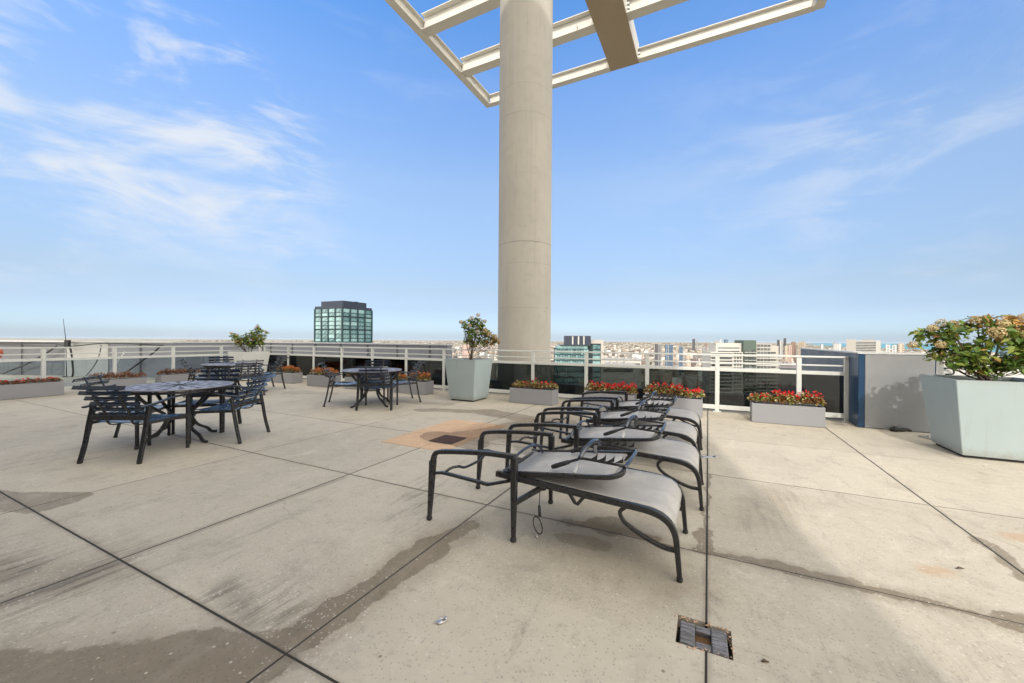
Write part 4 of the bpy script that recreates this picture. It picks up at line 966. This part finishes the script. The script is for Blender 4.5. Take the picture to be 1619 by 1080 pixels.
# ---------------------------------------------------------------- flower boxes
def flower_box(u0, u1, v0, dv, label, blabel, leafm, flm, nleaf, nfl, hgt=.17, side='u', seed=0, white=False):
    cu, cv = (u0+u1)/2, v0+dv/2; L = u1-u0
    if side == 'v': root = empty('flower_box', W(v0+dv/2,(u0+u1)/2), -TH+R(90), label=label, cat='flower box', group='long grey flower boxes'); bp = W(v0+dv/2,(u0+u1)/2)
    else: root = empty('flower_box', W(cu,cv), -TH, label=label, cat='flower box', group='long grey flower boxes'); bp = W(cu,cv)
    mb = MB(); w = dv/2; l = L/2; h = .305; t = .02
    mb.box((-l,-w,.004),(l,-w+t,h),.004); mb.box((-l,w-t,.004),(l,w,h),.004); mb.box((-l,-w+t+.001,.004),(-l+t,w-t-.001,h-.001),.003); mb.box((l-t,-w+t+.001,.004),(l,w-t-.001,h-.001),.003)
    mb.build('trough', M['boxgrey'], root)
    mb = MB(); mb.box((-l+t+.002,-w+t+.002,.01),(l-t-.002,w-t-.002,h-.05)); mb.build('soil', M['soil'], root)
    b = empty('bedding_flowers', (bp.x,bp.y,h-.05), root.rotation_euler.z, label=blabel, cat='flowers', group='bedding flowers in the boxes')
    rs = np.random.default_rng(seed+11)
    # plant mounds
    npl = max(4,int(L/.13)); mounds = [(-l+.08+(2*l-.16)*i/(npl-1)+rs.uniform(-.02,.02), rs.uniform(-w*.4,w*.4), hgt*rs.uniform(.7,1.1)) for i in range(npl)]
    C=[]
    for i in range(nleaf):
        m = mounds[rs.integers(npl)]; a = rs.uniform(0,6.283); r = .12*math.sqrt(rs.random()); z = m[2]*(1-(r/.15)**2)*rs.uniform(.35,1.05)
        C.append((m[0]+r*math.cos(a), m[1]*.6+r*math.sin(a)*1.05, z+.05))
    C = np.array(C); N = rs.normal(size=C.shape)*.6+np.array([0,-.3,.8])
    V, F = quads(C, N, .036*rs.uniform(.6,1.3,size=len(C)), 1.2, .35); np_mesh('foliage', V, F, leafm, None, b)
    if nfl:
        C=[]
        for i in range(nfl):
            m = mounds[min(npl-1,int(npl*(rs.random()**.7)))]; a = rs.uniform(0,6.283); r = .1*math.sqrt(rs.random()); z = m[2]*(1-(r/.17)**2)*rs.uniform(.95,1.2)+.055
            c = np.array((m[0]+r*math.cos(a), m[1]*.6+r*math.sin(a), z))
            for q in range(5): C.append(c+rs.normal(size=3)*.011)
        C = np.array(C); N = rs.normal(size=C.shape)+np.array([0,-.4,.5])
        V, F = quads(C, N, .031*rs.uniform(.7,1.3,size=len(C)), 1.0, .3); np_mesh('blossoms', V, F, flm, None, b)
    if white:
        C = np.array([(l*.32+rs.normal()*.015,-.05+rs.normal()*.015,hgt*.85+.05+rs.normal()*.02) for _ in range(26)]); V, F = quads(C, rs.normal(size=C.shape), np.full(26,.03), 1, .3)
        np_mesh('white_blossoms', V, F, M['petal_pale'], None, b)
B, RF, RU_, BR = M['bronze'], M['redfl'], M['rustfl'], M['brownleaf']
flower_box(.64,1.59,7.42,.34,'grey flower box rightmost along the railing, beside the end post','bronze begonias with a white bloom in the rightmost box',B,RF,1500,55,.19,seed=1,white=True)
flower_box(-1.05,-.08,7.42,.34,'grey flower box second from the right, at the feet of the last lounger','bronze and red begonias in the box second from the right',B,RF,1400,60,.19,seed=2)
flower_box(-2.13,-1.2,7.35,.34,'grey flower box behind the armrests of the farthest lounger','bright red begonias behind the farthest lounger armrest',B,RF,1300,80,.19,seed=3)
flower_box(-3.69,-2.74,7.30,.34,'grey flower box in front of the column, right of the tapered planter','bronze begonias with few blooms in the box before the column',B,RF,1300,14,.17,seed=4)
flower_box(-6.85,-5.89,7.28,.34,'grey flower box behind the right chair of the middle table','orange bedding plants behind the right chair of the middle table',B,RU_,900,140,.17,seed=5)
flower_box(-8.5,-7.6,7.25,.34,'grey flower box directly behind the middle table','yellow and orange bedding plants behind the middle table',B,RU_,900,120,.17,seed=6)
flower_box(-9.89,-8.95,7.18,.34,'grey flower box behind the left chair of the middle table','rust orange bedding plants behind the left chair of the middle table',B,RU_,900,170,.17,seed=7)
flower_box(-11.6,-10.65,7.26,.34,'grey flower box right of the far blue slatted chair','rust orange bedding plants beside the far blue slatted chair',B,RU_,900,170,.17,seed=8)
flower_box(2.1,3.42,-13.25,.32,'longest grey flower box at the left edge in front of the side railing','low dark red and green plants in the box at the left edge',BR,RF,1100,30,.10,side='v',seed=9)
flower_box(3.75,4.72,-12.85,.32,'grey flower box behind the blue chair of the near table','brown withered plants in the box behind the near table blue chair',BR,BR,900,0,.17,side='v',seed=10)
flower_box(5.15,6.1,-13.2,.32,'grey flower box along the side railing behind the near table','brown withered plants in the farther box along the side railing',BR,BR,900,0,.17,side='v',seed=12)

# ---------------------------------------------------------------- patio chair
def make_chair():
    root = empty('patio_chair', (0,0,0)); mt = M['metal']
    for sx in (-1,1):
        x = sx*.30
        mb = MB(); mb.sweep(spline([(x*.985,.06,.565),(x,.03,.4),(x*1.0,-.005,.2),(x*1.02,-.05,.012)],5),[.026]*16,[.044]*16,rect=True,up=(1,0,0)); lg = mb.build('leg', mt, root)
        mb = MB(); mb.lathe([(.012,0),(.022,.004),(.022,.018),(.014,.024)],10,(x*1.02,-.05,0)); mb.build('glide', M['rubber'], lg)
        mb = MB(); mb.sweep([(x,.56,.62),(x,.56,.3),(x,.56,.012)],[.034,.032,.028],[.034,.032,.028],rect=True,up=(1,0,0)); lg = mb.build('leg', mt, root)
        mb = MB(); mb.lathe([(.012,0),(.02,.004),(.02,.018),(.014,.024)],10,(x,.56,0)); mb.build('glide', M['rubber'], lg)
        P = spline([(x*.97,-.03,.575),(x*1.0,.12,.59),(x*1.02,.35,.63),(x*1.0,.575,.635)],5); mb = MB(); mb.sweep(P,[.045]*len(P),[.018]*len(P),rect=True); mb.build('armrest', mt, root)
        mb = MB(); mb.bar((x,.03,.40),(x,.555,.385),.02,.03); mb.build('side_rail', mt, root)
    mb = MB(); mb.bar((-.285,.035,.455),(.285,.035,.455),.018,.05,bevel=.003); mb.build('back_rail', mt, root)
    mb = MB(); mb.bar((-.285,.5,.375),(.285,.5,.375),.02,.03,bevel=.003); mb.build('front_rail', mt, root)
    for i in range(6):
        z = .485+i*.062; y = .075-.038*i-.004*i*i*.6
        P = [(xx, y-.03*(1-(xx/.27)**2)+.015, z) for xx in (-.262,-.18,-.09,0,.09,.18,.262)]
        mb = MB(); mb.sweep(P,[.009]*7,[.041]*7,rect=True,up=(0,.45,1)); mb.build('back_slat', M['bluemetal'], root)
    for i in range(7):
        y = .11+i*.066; z = .405+.012*(i/6)-.02*math.sin(math.pi*(i/6))
        if i == 6: z -= .008
        P = [(xx, y, z-.012*(1-(xx/.27)**2)) for xx in (-.262,-.18,-.09,0,.09,.18,.262)]
        mb = MB(); mb.sweep(P,[.052]*7,[.009]*7,rect=True); mb.build('seat_slat', M['seatslat'], root)
    for sx in (-1,1):
        x = sx*.13; P = spline([(x,-.135,.825),(x,-.06,.65),(x,.03,.5),(x,.06,.40),(x,.13,.365),(x,.3,.37),(x,.51,.393)],4)
        mb = MB(); mb.sweep(P,.022,.012,rect=True); mb.build('support_strap', mt, root)
    return root
chairs = [ # back-foot midpoint X,Y, facing vector, label
 (-4.13,4.05,(0.0,1.0),'near table chair with its back to the camera, closest of all chairs'),
 (-5.03,4.82,(.93,.33),'near table chair at the far left, its slats shining blue'),
 (-3.36,5.15,(-1.0,-.04),'near table chair on the right with its blue lit seat towards the left'),
 (-4.42,5.90,(.25,-.97),'near table chair on the far side, only its top slats above the table'),
 (-2.50,7.15,(-.1,1.0),'middle table chair with its dark back squarely to the camera'),
 (-3.66,7.80,(.96,.28),'middle table chair on the left seen from the side'),
 (-2.04,8.40,(-.87,-.49),'middle table chair on the right facing left with blue lit slats'),
 (-3.0,8.75,(.2,-.97),'middle table chair on the far side, hidden behind the dark backed one'),
 (-7.30,8.85,(.85,.5),'far table chair at its left end seen edge on'),
 (-7.45,10.1,(.65,-.76),'far table chair against the white planter, facing the camera'),
 (-5.85,8.75,(-.75,.66),'far table chair with its slatted back to the camera'),
 (-6.12,10.35,(-.57,-.82),'far table chair with blue lit slats nearest the railing corner'),
]
proto = None
for X, Y, f, lab in chairs:
    if proto is None: proto = make_chair(); o = proto
    else: o = copy_tree(proto)
    o.location = (X+.045*f[0], Y+.045*f[1], 0); o.rotation_euler = (0,0,math.atan2(f[1],f[0])-math.pi/2); tag(o, lab, 'chair', 'slatted patio chairs around the tables')

def make_table():
    root = empty('patio_table', (0,0,0)); r = .56; H = .70
    mb = MB(); mb.lathe([(.02,H-.03),(r-.03,H-.012),(r-.012,H-.02),(r,H-.012),(r,H-.003),(r-.012,H),(r-.03,H-.001),(.022,H+.0)],64); mb.build('table_top', M['tabletop'], root)
    mb = MB(); mb.lathe([(.03,H+.0005),(.036,H+.004),(.03,H+.012),(.018,H+.013)],20); mb.build('parasol_cap', M['metal'], root)
    mb = MB()
    for i in range(48):
        a, b = i*2*math.pi/48, (i+1)*2*math.pi/48; mb.bar((.50*math.cos(a),.50*math.sin(a),H-.045),(.50*math.cos(b),.50*math.sin(b),H-.045),.02,.03)
    mb.build('apron', M['metal'], root)
    for k in range(4):
        a = math.pi/4+k*math.pi/2; c, s = math.cos(a), math.sin(a)
        prof = [(.46,H-.05),(.42,H-.12),(.30,H-.24),(.17,H-.34),(.15,H-.42),(.22,H-.54),(.34,.09),(.40,.03),(.47,.015)]
        P = spline([(q*c,q*s,z) for q,z in prof],4); mb = MB(); mb.sweep(P,[.032]*len(P),[.03]*len(P),rect=True,up=(-s,c,0)); mb.build('leg', M['metal'], root)
    mb = MB()
    for i in range(32):
        a, b = i*2*math.pi/32, (i+1)*2*math.pi/32; mb.bar((.155*math.cos(a),.155*math.sin(a),.3),(.155*math.cos(b),.155*math.sin(b),.3),.014,.02)
    mb.build('ring', M['metal'], root)
    return root
t0 = None
for X, Y, rz, lab in ((-4.22,5.0,.5,'round patio table nearest on the left with a starburst pattern'),(-2.75,7.75,.2,'round patio table in the middle behind the dark backed chair'),(-6.6,9.25,.9,'round patio table farthest away by the white corner planter')):
    o = t0 = make_table() if t0 is None else copy_tree(t0)
    o.location = (X,Y,0); o.rotation_euler = (0,0,rz); tag(o, lab, 'table', 'round patio tables')

# ---------------------------------------------------------------- sun loungers
def make_lounger():
    root = empty('sun_lounger', (0,0,0)); mt = M['metal']
    for sy in (-1,1):
        y = sy*.335
        # armrest bent down into both of its legs: separate bars meeting at the corners
        P = spline([(.02,y,.42),(.035,y,.475),(.085,y,.503),(.3,y,.53),(.5,y,.545),(.675,y,.548)],5)
        mb = MB(); mb.sweep(P,[.042]*len(P),[.03]*len(P),rect=True); mb.build('armrest', mt, root)
        for x0, x1, zt in ((.018,-.01,.43),(.668,.665,.535)):
            mb = MB(); mb.sweep([(x0,y,zt),((x0+x1)/2,y,zt*.5),(x1,y,.02)],[.045,.036,.026],[.04,.034,.024],rect=True,up=(0,1,0)); lg = mb.build('leg', mt, root)
            mb = MB(); mb.lathe([(.014,0),(.02,.006),(.021,.02),(.013,.035)],10,(x1,y,0)); mb.build('foot_cap', M['rubber'], lg)
        # low side tube of the head end
        P = spline([(.012,y*.98,.335),(.08,y*.96,.35),(.16,y*.93,.345),(.42,y*.9,.325),(.46,y*.9,.325),(.54,y*.9,.35),(.62,y*.9,.375)],4)
        mb = MB(); mb.sweep(P,[.03]*len(P),[.018]*len(P),rect=True); mb.build('head_rail', mt, root)
        # seat rail and foot leg
        ys = sy*.30
        P = spline([(.52,ys,.408),(.8,ys,.392),(1.1,ys,.375),(1.35,ys,.362),(1.5,ys,.35),(1.585,ys,.315),(1.625,ys,.25),(1.638,ys,.15),(1.65,ys,.02)],6)
        k = len(P); mb = MB(); mb.sweep(P,[.03]*k,[.036-.012*max(0,(i-k*.6)/(k*.4)) for i in range(k)],rect=True); sr = mb.build('seat_rail', mt, root)
        mb = MB(); mb.lathe([(.012,0),(.017,.005),(.017,.02),(.01,.03)],10,(1.65,ys,0)); mb.build('foot_cap', M['rubber'], sr)
        P = spline([(1.36,ys*.985,.345),(1.33,ys*.985,.31),(1.36,ys*.985,.255),(1.46,ys*.985,.2),(1.56,ys*.985,.165),(1.63,ys*.985,.16)],5); k = len(P)
        mb = MB(); mb.sweep(P,[.022]*k,[.012+.014*(i/k) for i in range(k)],rect=True,up=(0,1,0)); mb.build('brace', mt, root)
        mb = MB(); mb.sweep([(1.02,ys*.97,.368),(1.06,ys*.97,.31),(1.075,ys*.97,.305),(1.12,ys*.97,.362)],.02,.014,rect=True,up=(0,1,0)); mb.build('stop_bracket', mt, root)
        # folded back frame rails
        yb = sy*.285
        P = spline([(.57,yb,.415),(.75,yb,.437),(1.0,yb,.465),(1.2,yb,.487),(1.28,yb*.97,.498),(1.325,yb*.85,.512),(1.335,yb*.7,.525)],4); k = len(P)
        mb = MB(); mb.sweep(P,[.024]*k,[.026]*k,rect=True); mb.build('back_rail', mt, root)
        # ratchet bar with four teeth and its grip
        yr = sy*.20
        P = spline([(.90,yr,.485),(.97,yr,.515),(1.06,yr,.553),(1.12,yr,.558),(1.34,yr*.95,.545)],4); k = len(P)
        mb = MB(); mb.sweep(P,[.018]*k,n=8); rb = mb.build('ratchet_bar', mt, root)
        mb = MB(); mb.sweep([(.875,yr,.475),(.90,yr,.485),(.95,yr,.507),(.99,yr,.524)],[.026,.032,.03,.026],n=10); mb.build('grip', M['rubber'], rb)
        mb = MB()
        for i in range(4):
            x = 1.125+i*.052; t = .004
            pr = [(x,.562),(x+.03,.562),(x+.046,.566),(x+.050,.606),(x+.040,.588),(x+.022,.575)]
            A = [mb.bm.verts.new((a,yr-t,b)) for a,b in pr]; B_ = [mb.bm.verts.new((a,yr+t,b)) for a,b in pr]
            mb.bm.faces.new(A); mb.bm.faces.new(B_[::-1])
            for j in range(6): mb.bm.faces.new((A[j],B_[j],B_[(j+1)%6],A[(j+1)%6]))
        mb.build('ratchet_teeth', mt, rb)
        mb = MB(); mb.sweep(spline([(1.06,yr,.548),(1.05,yr*1.1,.52),(1.045,yr*1.3,.48)],4),.022,.01,rect=True); mb.build('strut', M['galv'], root)
    # end bar across the folded back, arch and head arch, cross tubes
    mb = MB(); mb.sweep(spline([(1.335,-.2,.54),(1.35,-.1,.552),(1.352,.1,.556),(1.34,.2,.548)],5),.024,n=10); mb.build('end_bar', M['bluemetal'], root)
    mb = MB(); mb.sweep(spline([(1.06,-.2,.555),(1.075,-.14,.60),(1.09,-.03,.622),(1.10,.08,.61),(1.10,.16,.57),(1.08,.2,.553)],5),.028,n=10); mb.build('prop_arch', M['bluemetal'], root)
    mb = MB(); mb.sweep(spline([(.60,-.28,.43),(.60,-.2,.49),(.61,-.05,.52),(.62,.1,.515),(.63,.2,.47),(.63,.24,.43)],5),.02,n=8); mb.build('head_arch', M['bluemetal'], root)
    mb = MB(); mb.sweep(spline([(.10,-.32,.343),(.12,-.26,.37),(.15,-.2,.37),(.16,-.12,.345),(.16,.1,.345),(.14,.2,.37),(.11,.27,.37),(.10,.32,.345)],5),.02,n=8); mb.build('cross_tube', mt, root)
    mb = MB(); mb.bar((.545,-.30,.40),(.545,.30,.40),.03,.03,bevel=.004); mb.build('hinge_bar', mt, root)
    for sy in (-1,1):
        mb = MB(); mb.bar((.66,sy*.32,.24),(.83,sy*.22,.35),.035,.03,bevel=.004); mb.build('prop_leg', mt, root)
    mb = MB(); mb.sweep([(.83,-.24,.35),(.83,.24,.35)],.05,n=14); mb.build('axle', M['rubber'], root)
    # slings
    prof = [(.53,.412),(.7,.402),(.9,.392),(1.1,.383),(1.3,.376),(1.42,.372),(1.5,.366),(1.56,.35),(1.595,.325),(1.618,.29),(1.628,.26)]
    P = [[(x, y, z+.006-.012*(1-(y/.285)**2)*(1 if x<1.5 else .3)) for y in np.linspace(-.286,.286,13)] for x,z in prof]
    mb = MB(); mb.grid(P); o = mb.build('seat_sling', M['sling'], root); md = o.modifiers.new('thick','SOLIDIFY'); md.thickness = .004
    prof = [(.60,.421),(.75,.438),(.9,.455),(1.05,.471),(1.2,.487),(1.27,.495)]
    P = [[(x, y, z-.006*(1-(y/.275)**2)) for y in np.linspace(-.275,.275,11)] for x,z in prof]
    mb = MB(); mb.grid(P); o = mb.build('back_sling', M['sling'], root); md = o.modifiers.new('thick','SOLIDIFY'); md.thickness = .004
    return root
l0 = None
for u, v, dr, lab in ((-1.78,2.61,0.0,'sun lounger nearest the camera with its backrest folded down'),(-1.69,3.64,.01,'second sun lounger in the row, behind the nearest one'),
                      (-1.73,4.60,-.005,'third sun lounger in the row'),(-1.72,5.50,.012,'farthest sun lounger, next to the flower boxes')):
    o = l0 = make_lounger() if l0 is None else copy_tree(l0)
    p = W(u,v); o.location = p; o.rotation_euler = (0,0,-TH+dr); tag(o, lab, 'sun lounger', 'row of sun loungers with folded backs')
# clip and cord hanging from the nearest lounger
p = W(-1.78,2.61); q = Matrix.Rotation(-TH,4,'Z')
def lp(x,y,z): return p+(q@Vector((x,y,z)))
mb = MB(); mb.sweep(spline([lp(.80,-.22,.33),lp(.80,-.225,.27),lp(.80,-.23,.2)],4),.006,n=6); mb.sweep([lp(.80,-.23,.22),lp(.805,-.23,.15)],.02,n=8)
P = [lp(.79+.03*math.sin(a)-.012*math.cos(a), -.23, .08+.055*math.cos(a)+.01) for a in np.linspace(0,6.283,17)]; mb.sweep(P,.008,n=6); mb.lathe([(.001,0),(.012,.006),(.001,.02)],8,lp(.785,-.23,.005),mat=1)
tag(mb.build('snap_hook', [M['cable'],M['galv']]), 'snap hook dangling on a dark cord under the nearest lounger', 'hook')

# ---------------------------------------------------------------- small things on the floor
# terracotta slab patch and drain
mb = MB(); 
for a, b, c, d in ((-3.7,-3.2,3.72,4.5),(-3.195,-2.72,3.72,4.0),(-3.7,-3.2,4.505,5.3),(-3.195,-2.72,4.40,5.3),(-2.83,-2.72,4.01,4.39)):
    mb.box((a,c,.0005),(b,d,.004))
o = mb.build('terracotta_paving', M['orangefloor']); o.rotation_euler = (0,0,-TH); tag(o, kind='structure')
root = empty('floor_drain', W(-3.01,4.2), -TH, label='square dark drain grate set in the terracotta paving', cat='drain')
mb = MB(); mb.box((-.175,-.175,.001),(.175,.175,.006)); mb.build('pan', M['rubber'], root)
mb = MB()
for i in range(11): mb.box((-.165,-.165+i*.031,.0065),(.165,-.15+i*.031,.012))
mb.build('grate', painted('rusty_grate',(.09,.05,.04),.7,.3,20), root)
# timber block in its broken pocket
root = empty('timber_block', W(-.01,1.925,-.012), -TH+R(2), label='weathered timber block with a square hole, sunk in the floor joint', cat='block')
mb = MB()
mb.box((-.095,-.075,-.03),(-.035,.075,.012),.004); mb.box((.03,-.078,-.03),(.092,.072,.014),.004)
mb.box((-.034,.034,-.03),(.029,.073,.010),.004); mb.box((-.034,-.076,-.03),(.029,-.032,.009),.004); mb.build('timber', M['wood'], root)
mb = MB(); mb.box((-.033,-.031,-.03),(.028,.033,-.012)); mb.build('socket', painted('rusty_socket',(.12,.06,.02),.7,.4,60,0,.4), root)
mb = MB()
for i in range(60):
    s = random.choice((0,1,2)); x = random.uniform(-.12,.1) if s else random.uniform(.095,.112); y = random.uniform(-.09,.09) if s == 0 else (.085 if s == 1 else -.087)+random.uniform(-.008,.012)
    r = random.uniform(.002,.006); mb.lathe([(.0005,-.4*r),(r,.2*r),(.0005,r)],5,(x,y,.012+r*.3))
o = mb.build('crumbs', M['orangeslab'], root); tag(o, kind='stuff')
# small clasp
mb = MB(); P = [(.034*math.cos(a)*(1.0),.018*math.sin(a),.008) for a in np.linspace(0,6.283,21)]; mb.sweep(P,.010,n=8); mb.box((-.03,-.012,.002),(.005,.012,.012),.003); mb.lathe([(.011,.0),(.011,.018),(.006,.02)],10,(.028,0,0))
o = mb.build('shackle', M['galv']); o.location = W(-1.09,1.48); o.rotation_euler = (0,0,.6); o.scale = (.72,.72,.72); tag(o, 'small metal shackle lying alone on the near floor slab', 'shackle')
mb = MB(); mb.box((-.08,-.028,.0),(.08,.028,.006),.002); mb.box((.055,-.026,.0062),(.078,.026,.016),.002); mb.box((-.05,-.012,.0062),(.03,.0,.010),.002)
o = mb.build('hinge_plate', M['galv']); o.location = W(.02,4.93); o.rotation_euler = (0,0,-.03); tag(o, 'flat metal plate lying across the joint right of the loungers', 'plate')
mb = MB(); mb.sweep([(0,0,.006),(.02,.003,.01),(.045,-.002,.006)],[.004,.012,.004],n=6)
o = mb.build('twig', M['bark']); o.location = W(1.28,3.16); tag(o, 'short dark twig on the sunlit floor near the rust stain', 'twig')
mb = MB(); mb.sweep([(0,0,.004),(.012,.003,.007),(.03,-.002,.004)],[.003,.012,.004],n=6)
o = mb.build('pebble', M['bark']); o.location = W(.2,1.88); tag(o, 'tiny dark pebble beside the timber block', 'pebble')
# orange lump at the far left by the rail
mb = MB(); mb.lathe([(.001,0),(.09,.03),(.125,.12),(.12,.2),(.07,.27),(.001,.29)],20); o = mb.build('orange_float', M['orange']); o.location = (-11.25,8.55,.80); 
mbp = MB(); mbp.lathe([(.05,0),(.02,.03),(.015,.799)],12); so = mbp.build('stand', M['metal']); so.parent = o; so.location = (0,0,-.80)
tag(o, 'rounded orange object on a thin stand cut by the left edge', 'buoy')

# ---------------------------------------------------------------- haze
mb = MB(); mb.box((-60000,-60000,GZ-1),(60000,60000,40))
o = mb.build('haze', []); 
hm = bpy.data.materials.new('haze_air'); hm.use_nodes = True; hn = hm.node_tree; hn.nodes.remove(hn.nodes['Principled BSDF'])
pv = hn.nodes.new('ShaderNodeVolumePrincipled'); pv.inputs['Color'].default_value = (.8,.9,1,1); pv.inputs['Density'].default_value = 2.6e-6; pv.inputs['Anisotropy'].default_value = 0
hn.links.new(pv.outputs[0], hn.nodes['Material Output'].inputs['Volume']); o.data.materials.append(hm)
tag(o, kind='stuff', label='thin pale haze in the air over the far city', cat='haze')
